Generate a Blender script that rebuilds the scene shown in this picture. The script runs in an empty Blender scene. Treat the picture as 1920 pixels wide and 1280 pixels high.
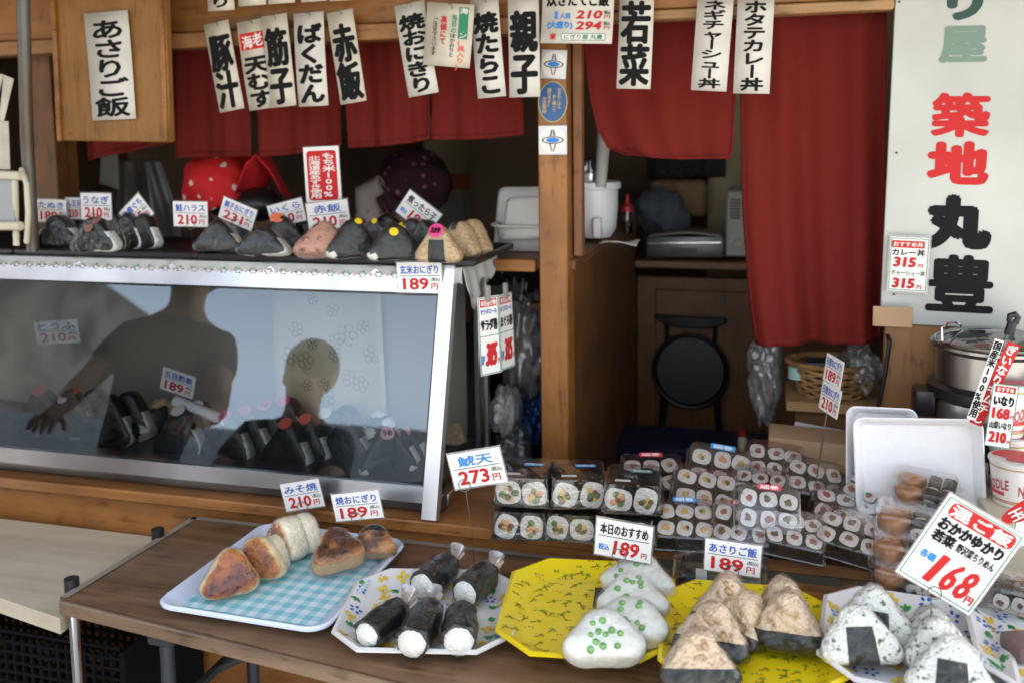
import bpy, bmesh, math, random
from mathutils import Vector, Matrix, noise
rnd = random.Random(7)
SC = bpy.context.scene
COL = bpy.context.collection
RAD = math.radians
# ------------------------------------------------------------------ camera
F_PX, CX, CY = 1750.0, 960.0, 434.0            # focal length and principal point in photo pixels (1920 wide)
YAW, PITCH, ROLL = RAD(15.6), RAD(6.0), 0.014
CAM = Vector((0, 0, 1.5))
FW = Vector((-math.sin(YAW)*math.cos(PITCH), math.cos(YAW)*math.cos(PITCH), -math.sin(PITCH)))
_r = FW.cross(Vector((0, 0, 1))).normalized(); _u = _r.cross(FW)
RT = math.cos(ROLL)*_r - math.sin(ROLL)*_u
UP = math.sin(ROLL)*_r + math.cos(ROLL)*_u
cam = bpy.data.cameras.new('camera'); camo = bpy.data.objects.new('camera', cam); COL.objects.link(camo)
camo.matrix_world = Matrix(((RT.x, UP.x, -FW.x, CAM.x), (RT.y, UP.y, -FW.y, CAM.y), (RT.z, UP.z, -FW.z, CAM.z), (0, 0, 0, 1)))
cam.sensor_width = 36; cam.lens = F_PX/1920*36; cam.shift_y = (CY-640)/1920; cam.clip_end = 500; cam.clip_start = .02
cam.dof.use_dof = True; cam.dof.focus_distance = 1.58; cam.dof.aperture_fstop = 3.4
SC.camera = camo
# ------------------------------------------------------------------ light
w = bpy.data.worlds.new('World'); SC.world = w; w.use_nodes = True
nt = w.node_tree; bg = nt.nodes['Background']
sky = nt.nodes.new('ShaderNodeTexSky'); sky.sky_type = 'NISHITA'; sky.sun_disc = False
SUN_EL, SUN_AZ = RAD(58), RAD(35)               # sun stands behind the shop, the stall front is in open shade
sky.sun_elevation = SUN_EL; sky.sun_rotation = SUN_AZ; sky.air_density = 1.0; sky.dust_density = 2.0
hs = nt.nodes.new('ShaderNodeHueSaturation'); hs.inputs['Saturation'].default_value = .38   # hazy, nearly white sky
nt.links.new(sky.outputs[0], hs.inputs['Color']); nt.links.new(hs.outputs[0], bg.inputs[0]); bg.inputs[1].default_value = 0.12
sl = bpy.data.lights.new('sun', 'SUN'); sl.energy = 3.0; sl.angle = RAD(.5); sl.color = (1, .95, .87)
so = bpy.data.objects.new('sun', sl); COL.objects.link(so)
sd = Vector((math.sin(SUN_AZ)*math.cos(SUN_EL), math.cos(SUN_AZ)*math.cos(SUN_EL), math.sin(SUN_EL)))
so.rotation_euler = (-sd).to_track_quat('-Z', 'Y').to_euler(); so.location = (3, 6, 8)
SC.view_settings.view_transform = 'Standard'; SC.view_settings.look = 'None'
SC.view_settings.exposure = 2.6; SC.view_settings.gamma = 1
SC.render.engine = 'CYCLES'
SC.cycles.use_denoising = True; SC.cycles.max_bounces = 10; SC.cycles.transparent_max_bounces = 40
SC.cycles.caustics_reflective = False; SC.cycles.caustics_refractive = False

# ------------------------------------------------------------------ helpers: where a photo pixel lies in the place
def ray(x, y): return FW + RT*((x-CX)/F_PX) - UP*((y-CY)/F_PX)
def at(x, y, Y): d = ray(x, y); return CAM + d*((Y-CAM.y)/d.y)
def atz(x, y, z): d = ray(x, y); return CAM + d*((z-CAM.z)/d.z)
def ppm(p): return F_PX/((p-CAM).dot(FW))
# ------------------------------------------------------------------ helpers: materials
MATS = {}
def nodes(m): return m.node_tree.nodes, m.node_tree.links
def rgb(c): return (c[0], c[1], c[2], 1)
def M(name, col, rough=.5, metal=0, var=0, vs=12, bump=0, bs=60, coat=0, spec=.5, stretch=None, col2=None, lo=.35, hi=.65, detail=4, sss=0, grain=0):
    if name in MATS: return MATS[name]
    m = bpy.data.materials.new(name); m.use_nodes = True; N, L = nodes(m); b = N['Principled BSDF']
    b.inputs['Base Color'].default_value = rgb(col); b.inputs['Roughness'].default_value = rough
    b.inputs['Metallic'].default_value = metal; b.inputs['Specular IOR Level'].default_value = spec
    b.inputs['Coat Weight'].default_value = coat; b.inputs['Coat Roughness'].default_value = .12
    if sss:
        b.inputs['Subsurface Weight'].default_value = sss; b.inputs['Subsurface Radius'].default_value = (.01, .006, .004); b.inputs['Subsurface Scale'].default_value = .3
    tc = N.new('ShaderNodeTexCoord'); vec = tc.outputs['Object']
    if stretch:
        mp = N.new('ShaderNodeMapping'); mp.inputs['Scale'].default_value = stretch; L.new(vec, mp.inputs[0]); vec = mp.outputs[0]
    if var or col2:
        n = N.new('ShaderNodeTexNoise'); n.inputs['Scale'].default_value = vs; n.inputs['Detail'].default_value = detail; L.new(vec, n.inputs['Vector'])
        r = N.new('ShaderNodeValToRGB'); r.color_ramp.elements[0].position = lo; r.color_ramp.elements[1].position = hi
        a = col2 or tuple(c*(1-var) for c in col); c2 = col if col2 else tuple(min(1, c*(1+var)) for c in col)
        r.color_ramp.elements[0].color = rgb(a); r.color_ramp.elements[1].color = rgb(c2)
        L.new(n.outputs[0], r.inputs[0]); L.new(r.outputs[0], b.inputs['Base Color'])
    if grain:   # short rice grains: stretched cells, each a small bead, in two directions
        hs_ = []
        for rot in ((.5, .3, .2), (-.7, .9, 1.1)):
            mg = N.new('ShaderNodeMapping'); mg.inputs['Rotation'].default_value = rot; mg.inputs['Scale'].default_value = (grain, grain*.5, grain); L.new(vec, mg.inputs[0])
            vo = N.new('ShaderNodeTexVoronoi'); vo.inputs['Scale'].default_value = 1; L.new(mg.outputs[0], vo.inputs['Vector']); hs_.append(vo)
        mn = N.new('ShaderNodeMath'); mn.operation = 'MINIMUM'; L.new(hs_[0].outputs['Distance'], mn.inputs[0]); L.new(hs_[1].outputs['Distance'], mn.inputs[1])
        bp = N.new('ShaderNodeBump'); bp.invert = True; bp.inputs['Strength'].default_value = 1; bp.inputs['Distance'].default_value = .0025
        L.new(mn.outputs[0], bp.inputs['Height']); L.new(bp.outputs[0], b.inputs['Normal'])
    elif bump:
        n2 = N.new('ShaderNodeTexNoise'); n2.inputs['Scale'].default_value = bs; n2.inputs['Detail'].default_value = 3; L.new(vec, n2.inputs['Vector'])
        bp = N.new('ShaderNodeBump'); bp.inputs['Strength'].default_value = bump; bp.inputs['Distance'].default_value = .002
        L.new(n2.outputs[0], bp.inputs['Height']); L.new(bp.outputs[0], b.inputs['Normal'])
        if coat: L.new(bp.outputs[0], b.inputs['Coat Normal'])
    MATS[name] = m; return m
def wood(name, c1, c2, axis=0, rough=.5, scale=5, mott=.25, bump=.05, scr=.8):
    if name in MATS: return MATS[name]
    m = bpy.data.materials.new(name); m.use_nodes = True; N, L = nodes(m); b = N['Principled BSDF']; b.inputs['Roughness'].default_value = rough
    tc = N.new('ShaderNodeTexCoord'); mp = N.new('ShaderNodeMapping'); s = [scale*9]*3; s[axis] = scale*.45
    mp.inputs['Scale'].default_value = s; L.new(tc.outputs['Object'], mp.inputs[0])
    n = N.new('ShaderNodeTexNoise'); n.inputs['Scale'].default_value = 1; n.inputs['Detail'].default_value = 6; n.inputs['Distortion'].default_value = .6; L.new(mp.outputs[0], n.inputs['Vector'])
    r = N.new('ShaderNodeValToRGB'); r.color_ramp.elements[0].position = .32; r.color_ramp.elements[1].position = .68
    r.color_ramp.elements[0].color = rgb(c1); r.color_ramp.elements[1].color = rgb(c2); L.new(n.outputs[0], r.inputs[0])
    n2 = N.new('ShaderNodeTexNoise'); n2.inputs['Scale'].default_value = 9; n2.inputs['Detail'].default_value = 5; L.new(tc.outputs['Object'], n2.inputs['Vector'])
    r2 = N.new('ShaderNodeValToRGB'); r2.color_ramp.elements[0].position = .3; r2.color_ramp.elements[1].position = .6
    k = 1-mott; r2.color_ramp.elements[0].color = (k, k, k*.97, 1); r2.color_ramp.elements[1].color = (1, 1, 1, 1); L.new(n2.outputs[0], r2.inputs[0])
    mx = N.new('ShaderNodeMix'); mx.data_type = 'RGBA'; mx.blend_type = 'MULTIPLY'; mx.inputs['Factor'].default_value = 1
    L.new(r.outputs[0], mx.inputs['A']); L.new(r2.outputs[0], mx.inputs['B'])
    mp3 = N.new('ShaderNodeMapping'); s3 = [160, 160, 160]; s3[axis] = 9; mp3.inputs['Scale'].default_value = s3; L.new(tc.outputs['Object'], mp3.inputs[0])   # thin dark scratches, grime spots
    n3 = N.new('ShaderNodeTexNoise'); n3.inputs['Scale'].default_value = 1; n3.inputs['Detail'].default_value = 2; L.new(mp3.outputs[0], n3.inputs['Vector'])
    n4 = N.new('ShaderNodeTexNoise'); n4.inputs['Scale'].default_value = 26; n4.inputs['Detail'].default_value = 6; L.new(tc.outputs['Object'], n4.inputs['Vector'])
    pr = N.new('ShaderNodeMath'); pr.operation = 'MULTIPLY'; L.new(n3.outputs[0], pr.inputs[0]); L.new(n4.outputs[0], pr.inputs[1])
    r3 = N.new('ShaderNodeValToRGB'); r3.color_ramp.elements[0].position = .12; r3.color_ramp.elements[1].position = .2; r3.color_ramp.elements[0].color = (.45, .4, .36, 1); r3.color_ramp.elements[1].color = (1, 1, 1, 1); L.new(pr.outputs[0], r3.inputs[0])
    m3 = N.new('ShaderNodeMix'); m3.data_type = 'RGBA'; m3.blend_type = 'MULTIPLY'; m3.inputs['Factor'].default_value = scr
    L.new(mx.outputs['Result'], m3.inputs['A']); L.new(r3.outputs[0], m3.inputs['B']); L.new(m3.outputs['Result'], b.inputs['Base Color'])
    bp = N.new('ShaderNodeBump'); bp.inputs['Strength'].default_value = bump*4; bp.inputs['Distance'].default_value = .001
    L.new(n.outputs[0], bp.inputs['Height']); L.new(bp.outputs[0], b.inputs['Normal'])
    MATS[name] = m; return m
def clear(name, tint=(1, 1, 1), base=.03, edge=.5, rough=.08, haze=0, hazecol=(.8, .8, .8), bump=0, bs=40, ior=None, gcol=(1, 1, 1)):
    """thin clear plastic or glass: transparent + glossy by facing angle, some milky haze"""
    if name in MATS: return MATS[name]
    m = bpy.data.materials.new(name); m.use_nodes = True; N, L = nodes(m); N.remove(N['Principled BSDF']); out = N['Material Output']
    t = N.new('ShaderNodeBsdfTransparent'); t.inputs[0].default_value = rgb(tint)
    g = N.new('ShaderNodeBsdfGlossy'); g.inputs['Roughness'].default_value = rough; g.inputs['Color'].default_value = rgb(gcol)
    d = N.new('ShaderNodeBsdfDiffuse'); d.inputs[0].default_value = rgb(hazecol)
    tl = N.new('ShaderNodeBsdfTranslucent'); tl.inputs[0].default_value = rgb(hazecol)
    hz = N.new('ShaderNodeMixShader'); hz.inputs[0].default_value = .4; L.new(d.outputs[0], hz.inputs[1]); L.new(tl.outputs[0], hz.inputs[2])
    a = N.new('ShaderNodeMixShader'); a.inputs[0].default_value = haze; L.new(t.outputs[0], a.inputs[1]); L.new(hz.outputs[0], a.inputs[2])
    mix = N.new('ShaderNodeMixShader')
    if ior:
        fr = N.new('ShaderNodeFresnel'); fr.inputs[0].default_value = ior; fac = fr.outputs[0]; nin = fr.inputs['Normal']
    else:
        lw = N.new('ShaderNodeLayerWeight'); lw.inputs[0].default_value = .35; mr = N.new('ShaderNodeMapRange')
        mr.inputs['To Min'].default_value = base; mr.inputs['To Max'].default_value = edge
        L.new(lw.outputs['Facing'], mr.inputs[0]); fac = mr.outputs[0]; nin = lw.inputs['Normal']
    L.new(fac, mix.inputs[0]); L.new(a.outputs[0], mix.inputs[1]); L.new(g.outputs[0], mix.inputs[2]); L.new(mix.outputs[0], out.inputs[0])
    if bump:
        tc = N.new('ShaderNodeTexCoord'); n = N.new('ShaderNodeTexNoise'); n.inputs['Scale'].default_value = bs; n.inputs['Detail'].default_value = 3; n.inputs['Distortion'].default_value = 1.5
        L.new(tc.outputs['Object'], n.inputs['Vector']); bp = N.new('ShaderNodeBump'); bp.inputs['Strength'].default_value = bump; bp.inputs['Distance'].default_value = .004*(1.7 if bump >= 1 else 1)
        L.new(n.outputs[0], bp.inputs['Height']); L.new(bp.outputs[0], g.inputs['Normal']); L.new(bp.outputs[0], nin)
    MATS[name] = m; return m
# ------------------------------------------------------------------ helpers: meshes
class MB:
    def __init__(s): s.v = []; s.f = []; s.m = []
    def add(s, vs, fs, mi=0, mat=None):
        o = len(s.v)
        s.v += [tuple(mat @ Vector(p)) for p in vs] if mat is not None else [tuple(p) for p in vs]
        s.f += [tuple(i+o for i in f) for f in fs]; s.m += [mi]*len(fs); return s
    def bm(s, b, mi=0, mat=None):
        b.verts.index_update(); s.add([v.co.copy() for v in b.verts], [[v.index for v in f.verts] for f in b.faces], mi, mat); b.free(); return s
    def box(s, c, d, mi=0, mat=None, bev=.002, rz=0, seg=1):
        b = bmesh.new(); bmesh.ops.create_cube(b, size=1); bmesh.ops.scale(b, vec=d, verts=b.verts)
        bev = min(bev, min(d)*.45)
        if bev > 0: bmesh.ops.bevel(b, geom=b.edges[:], offset=bev, segments=seg, affect='EDGES', profile=.6)
        T = Matrix.Translation(c) @ Matrix.Rotation(rz, 4, 'Z')
        return s.bm(b, mi, mat @ T if mat is not None else T)
    def tube(s, pts, r, mi=0, n=8, closed=False, mat=None, cap=True):
        pts = [Vector(p) for p in pts]; rs = r if isinstance(r, (list, tuple)) else [r]*len(pts); vs = []; fs = []
        k = len(pts); prev = None
        for i, p in enumerate(pts):
            a = pts[(i-1) % k] if closed or i > 0 else p; b = pts[(i+1) % k] if closed or i < k-1 else p
            t = (b-a).normalized()
            if prev is None: prev = t.orthogonal().normalized()
            prev = (prev - t*prev.dot(t)); prev = prev.normalized() if prev.length > 1e-9 else t.orthogonal().normalized()
            q = t.cross(prev)
            for j in range(n):
                an = 2*math.pi*j/n; vs.append(p + (prev*math.cos(an) + q*math.sin(an))*rs[i])
        for i in range(k if closed else k-1):
            for j in range(n):
                a, b = i*n+j, i*n+(j+1) % n; c, d = ((i+1) % k)*n+(j+1) % n, ((i+1) % k)*n+j; fs.append((a, b, c, d))
        if cap and not closed: fs.append(tuple(reversed(range(n)))); fs.append(tuple((k-1)*n+j for j in range(n)))
        return s.add(vs, fs, mi, mat)
    def lathe(s, prof, n=24, mi=0, mat=None, sx=1, sy=1, sq=0):
        vs = []; fs = []; k = len(prof)
        for r, z in prof:
            for j in range(n):
                a = 2*math.pi*j/n; q = (1-sq)+sq*(math.cos(a)**4+math.sin(a)**4)**-.25; vs.append((r*q*math.cos(a)*sx, r*q*math.sin(a)*sy, z))
        for i in range(k-1):
            for j in range(n): fs.append((i*n+j, i*n+(j+1) % n, (i+1)*n+(j+1) % n, (i+1)*n+j))
        if prof[0][0] > 0: fs.append(tuple(reversed(range(n))))
        if prof[-1][0] > 0: fs.append(tuple((k-1)*n+j for j in range(n)))
        return s.add(vs, fs, mi, mat)
    def prism(s, poly, z0, z1, mi=0, mat=None):
        n = len(poly); vs = [(x, y, z0) for x, y in poly]+[(x, y, z1) for x, y in poly]
        fs = [tuple(reversed(range(n))), tuple(range(n, 2*n))]+[(i, (i+1) % n, n+(i+1) % n, n+i) for i in range(n)]
        return s.add(vs, fs, mi, mat)
    def grid(s, fn, nu, nv, mi=0, mat=None):
        vs = [fn(i/nu, j/nv) for j in range(nv+1) for i in range(nu+1)]
        return s.add(vs, [(j*(nu+1)+i, j*(nu+1)+i+1, (j+1)*(nu+1)+i+1, (j+1)*(nu+1)+i) for j in range(nv) for i in range(nu)], mi, mat)
    def ell(s, c, r, mi=0, mat=None, n=14, k=8):
        vs = []; fs = []; c = Vector(c)
        for i in range(k+1):
            p = math.pi*i/k
            for j in range(n): a = 2*math.pi*j/n; vs.append((c.x+r[0]*math.sin(p)*math.cos(a), c.y+r[1]*math.sin(p)*math.sin(a), c.z-r[2]*math.cos(p)))
        for i in range(k):
            for j in range(n): fs.append((i*n+j, i*n+(j+1) % n, (i+1)*n+(j+1) % n, (i+1)*n+j))
        return s.add(vs, fs, mi, mat)
    def build(s, name, mats, parent=None, smooth=40, solid=0, mw=None):
        me = bpy.data.meshes.new(name); me.from_pydata(s.v, [], s.f)
        mats = mats if isinstance(mats, (list, tuple)) else [mats]
        for m in mats: me.materials.append(m)
        me.polygons.foreach_set('material_index', s.m)
        if smooth:
            me.polygons.foreach_set('use_smooth', [True]*len(s.f)); me.set_sharp_from_angle(angle=RAD(smooth))
        me.update(); o = bpy.data.objects.new(name, me); COL.objects.link(o)
        if parent is not None: o.parent = parent
        if mw is not None: o.matrix_world = mw
        if solid:
            md = o.modifiers.new('solid', 'SOLIDIFY'); md.thickness = solid; md.offset = 0
        return o
def thing(name, label, cat, loc=(0, 0, 0), rz=0, group=None, mat=None):
    o = bpy.data.objects.new(name, None); o.empty_display_size = .02; COL.objects.link(o)
    if mat is not None: o.matrix_world = mat
    else: o.matrix_world = Matrix.Translation(loc) @ Matrix.Rotation(rz, 4, 'Z')
    return tag(o, label, cat, group)
def tag(o, label, cat, group=None):
    o['label'] = label; o['category'] = cat
    if group: o['group'] = group
    return o
def struct(o): o['kind'] = 'structure'; return o
# ------------------------------------------------------------------ helpers: lettering (the built-in font)
_T = {}
def text_geo(t, res=2):
    if (t, res) in _T: return _T[(t, res)]
    c = bpy.data.curves.new('t', 'FONT'); c.body = t; c.resolution_u = res
    o = bpy.data.objects.new('t', c); COL.objects.link(o); bpy.context.view_layer.update()
    me = bpy.data.meshes.new_from_object(o.evaluated_get(bpy.context.evaluated_depsgraph_get()))
    vs = [(v.co.x, v.co.y) for v in me.vertices]; fs = [tuple(p.vertices) for p in me.polygons]
    bpy.data.meshes.remove(me); bpy.data.objects.remove(o); bpy.data.curves.remove(c)
    _T[(t, res)] = (vs, fs); return vs, fs
def stamp(mb, pts, fs, mi, bold, z, n=8, squash=.75):
    offs = [(0, 0)] + ([(bold*math.cos(2*math.pi*k/n), bold*squash*math.sin(2*math.pi*k/n)) for k in range(n)] if bold else [])
    for k, (dx, dy) in enumerate(offs): mb.add([(x+dx, y+dy, z+k*.000012) for x, y in pts], fs, mi)
def put(mb, t, cx, cy, wd, ht, mi=0, bold=.03, z=.0008, slant=0, rot=0, res=2):
    """a string fitted into a wd x ht box about (cx, cy)"""
    vs, fs = text_geo(t, res)
    if not vs: return
    x0 = min(v[0] for v in vs); x1 = max(v[0] for v in vs); y0 = min(v[1] for v in vs); y1 = max(v[1] for v in vs)
    b = bold*ht; sx = (wd-2*b)/max(1e-6, x1-x0); sy = (ht-1.5*b)/max(1e-6, y1-y0); pts = []
    for x, y in vs:
        X = (x-(x0+x1)/2)*sx; Y = (y-(y0+y1)/2)*sy; X += slant*Y
        if rot: X, Y = X*math.cos(rot)-Y*math.sin(rot), X*math.sin(rot)+Y*math.cos(rot)
        pts.append((cx+X, cy+Y))
    stamp(mb, pts, fs, mi, b, z)
def vput(mb, t, cx, ytop, cw, ch, mi=0, bold=.04, z=.0008, res=2, slant=0, gap=0):
    """a vertical line of characters, each in a cw x ch cell"""
    for k, ch_ in enumerate(t):
        cy = ytop-(k+.5)*ch
        if ch_ in 'ー—': vs, fs = text_geo('｜' if False else '一', res); rot = True
        else: vs, fs = text_geo(ch_, res); rot = False
        if not vs: continue
        small = ch_ in 'ャュョッァィゥェォ'
        pts = []
        for x, y in vs:
            X, Y = x-.5, y-.38
            if ch_.isdigit(): X = x-.32; Y = (y-.36)
            if rot: X, Y = -Y*.9, X
            pts.append((cx+(X+slant*Y)*cw*1.06, cy+Y*ch*1.04))
        stamp(mb, pts, fs, mi, bold*min(cw, ch), z)
def rpoly(w_, h_, r, n=5):
    pts = []
    for sx, sy, a0 in ((1, 1, 0), (-1, 1, 90), (-1, -1, 180), (1, -1, 270)):
        for k in range(n+1):
            a = RAD(a0+90*k/n); pts.append((sx*(w_/2-r)+r*math.cos(a), sy*(h_/2-r)+r*math.sin(a)))
    return pts
def bar(mb, x, y, w_, h_, mi, z=.0006, r=0):
    p = rpoly(w_, h_, r) if r else [(-w_/2, -h_/2), (w_/2, -h_/2), (w_/2, h_/2), (-w_/2, h_/2)]
    mb.add([(x+a, y+b, z) for a, b in p], [tuple(range(len(p)))], mi)
def frame(mb, w_, h_, t, mi, z=.0006):
    for a in (-1, 1):
        bar(mb, 0, a*(h_/2-t/2), w_, t, mi, z); bar(mb, a*(w_/2-t/2), 0, t, h_-2*t, mi, z)
def rect_px(c, Y):
    """the plane rectangle that a quad of photo pixels (tl, tr, br, bl) is, at depth Y (one, or one per corner)"""
    Ys = Y if isinstance(Y, (list, tuple)) else [Y]*4
    p = [at(x, y, yy) for (x, y), yy in zip(c, Ys)]
    ctr = sum(p, Vector())/4; X = ((p[1]+p[2])-(p[0]+p[3]))/2; U = ((p[0]+p[1])-(p[2]+p[3]))/2
    w_, h_ = X.length, U.length; X.normalize(); n = X.cross(U).normalized(); U = n.cross(X)
    return Matrix(((X.x, U.x, n.x, ctr.x), (X.y, U.y, n.y, ctr.y), (X.z, U.z, n.z, ctr.z), (0, 0, 0, 1))), w_, h_
# ------------------------------------------------------------------ materials
INK = M('ink_black', (.009, .009, .01), .6, spec=.12); BLUE = M('ink_blue', (.03, .09, .42), .5); RED = M('ink_red', (.52, .022, .022), .55, spec=.2)
CYAN = M('ink_cyan', (.02, .22, .62), .5); GREEN = M('ink_green', (.02, .22, .12), .5); DGREEN = M('ink_dark_green', (.005, .05, .035), .45)
SAGE = M('ink_sage', (.16, .25, .2), .5); PAPERINK = M('ink_white', (.82, .8, .76), .5); ORANGEINK = M('ink_orange', (.75, .14, .06), .5); GOLD = M('ink_gold', (.6, .43, .12), .5)
INKS = [INK, BLUE, RED, CYAN, GREEN, PAPERINK, DGREEN, SAGE, ORANGEINK, GOLD]
K_, B_, R_, C_, G_, W_, DG_, S_, O_, Y_ = range(10)
PAPER = M('card_paper', (.78, .77, .74), .45, var=.03, vs=6); OLD = M('aged_paper', (.56, .52, .42), .38, var=.12, vs=14, bump=.15, bs=30)
STRIP = M('strip_paper', (.6, .58, .52), .35, var=.06, vs=10, bump=.2, bs=25); WRINK = M('wrinkled_paper', (.6, .58, .53), .4, var=.08, vs=14, bump=.9, bs=45)
SLEEVE = clear('laminate_film', (.95, .95, .95), .05, .4, .12, haze=.28, hazecol=(.55, .55, .58))
WIRE = M('wire_steel', (.25, .24, .23), .35, 1)
ORWOOD = wood('orange_plywood', (.25, .098, .022), (.35, .145, .036), 0, .45, 4, .35)
ORWOODV = wood('orange_plywood_upright', (.27, .105, .022), (.36, .15, .036), 2, .45, 4, .4)
DKWOOD = wood('brown_panel', (.15, .06, .017), (.2, .085, .025), 2, .5, 4, .4)
PALEWOOD = wood('pale_beam', (.36, .2, .08), (.46, .27, .12), 0, .5, 4, .3)
TABLEWOOD = wood('walnut_laminate', (.12, .064, .03), (.25, .145, .08), 0, .35, 5, .25)
PLANK = wood('old_plank', (.17, .068, .02), (.36, .165, .055), 0, .55, 5, .45, .15)
PLY = wood('raw_plywood', (.5, .44, .32), (.59, .53, .41), 0, .6, 3, .12, scr=.12)
BEIGE = M('beige_wall', (.42, .35, .23), .8, var=.12, vs=4); DARK = M('dark_wall', (.15, .09, .05), .8, var=.2, vs=4)
CEIL = M('ceiling_board', (.34, .27, .19), .8, var=.1); ASPH = M('street_paving', (.36, .34, .31), .9, var=.25, vs=30, bump=.3, bs=200)
STEEL = M('brushed_steel', (.62, .62, .62), .28, 1, bump=.03, bs=300); ALU = M('case_frame_aluminium', (.55, .55, .56), .27, 1, var=.12, vs=9, bump=.08, bs=14)
DKMETAL = M('dark_metal', (.035, .04, .05), .45, .3); BLACKP = M('black_plastic', (.012, .012, .014), .35, bump=.04, bs=90)
CHROME = M('chrome_tube', (.6, .6, .62), .12, 1)
NOREN = M('red_cotton', (.155, .016, .012), .9, var=.04, vs=90, bump=.06, bs=500, spec=.15)
LACE = M('lace_vinyl', (.4, .415, .395), .5, var=.1, vs=30, bump=.2, bs=120)
WHITEP = M('white_plastic', (.78, .79, .8), .35); FOAM = M('foam_tray', (.82, .82, .83), .55, var=.02, vs=80, bump=.06, bs=500)
CREAM = M('cream_plastic', (.62, .57, .43), .5, var=.06); GREYP = M('grey_plastic', (.3, .31, .31), .5)
BAG = clear('poly_bag', (.93, .94, .95), .12, .6, .22, haze=.42, hazecol=(.6, .6, .6), bump=.7, bs=22)
FILM = clear('food_film', (1, 1, 1), .012, .3, .07, haze=0, bump=1.0, bs=40)
LID = clear('pack_lid', (.97, .97, .98), .07, .6, .07, haze=.015, hazecol=(.8, .8, .82), bump=.4, bs=42)
GLASS = clear('case_glass', (.93, .95, .95), rough=.01, ior=2.1, gcol=(.74, .89, 1))  # blue of the mirrored sky is put into the gloss tint
SIDEGLASS = clear('side_glass', (.9, .92, .92), rough=.015, ior=1.45, haze=.03)
NORI = M('nori', (.006, .009, .0075), .45, var=.5, vs=40, bump=.8, bs=110, coat=.18, spec=.3)
RICE = M('white_rice', (.74, .74, .69), .42, var=.06, vs=170, grain=210, sss=.15)
GENMAI = M('brown_rice', (.58, .42, .24), .45, col2=(.4, .26, .12), vs=150, grain=220)
SEKI = M('sekihan_rice', (.46, .24, .17), .5, col2=(.1, .03, .025), vs=75, grain=220, lo=.3, hi=.42)
ASARI = M('clam_rice', (.62, .47, .31), .42, col2=(.27, .14, .06), vs=48, grain=200, lo=.32, hi=.5)
WAKANA = M('greens_rice', (.72, .74, .67), .5, col2=(.07, .12, .07), vs=120, grain=210, lo=.33, hi=.44, detail=2)
MISO = M('miso_rice', (.42, .25, .13), .4, col2=(.3, .16, .07), vs=150, grain=220)
PEA = M('green_pea', (.16, .36, .1), .3, var=.3, vs=130); SOFTRICE = M('soft_white_rice', (.74, .75, .7), .34, col2=(.62, .66, .58), vs=120, bump=.8, bs=200, sss=.25); SHRIMP = M('fried_tail', (.5, .28, .18), .4, col2=(.6, .5, .4), vs=60, bump=.6, bs=150)
INARI = M('fried_tofu', (.42, .19, .06), .42, col2=(.3, .11, .03), vs=30, bump=.5, bs=160, coat=.3)
SKIN = M('skin', (.52, .27, .17), .5, var=.05, sss=.1); HAIR = M('black_hair', (.012, .01, .01), .35, var=.3, vs=30, stretch=(60, 4, 60), bump=.4, bs=4)
YAKI = None
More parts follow.
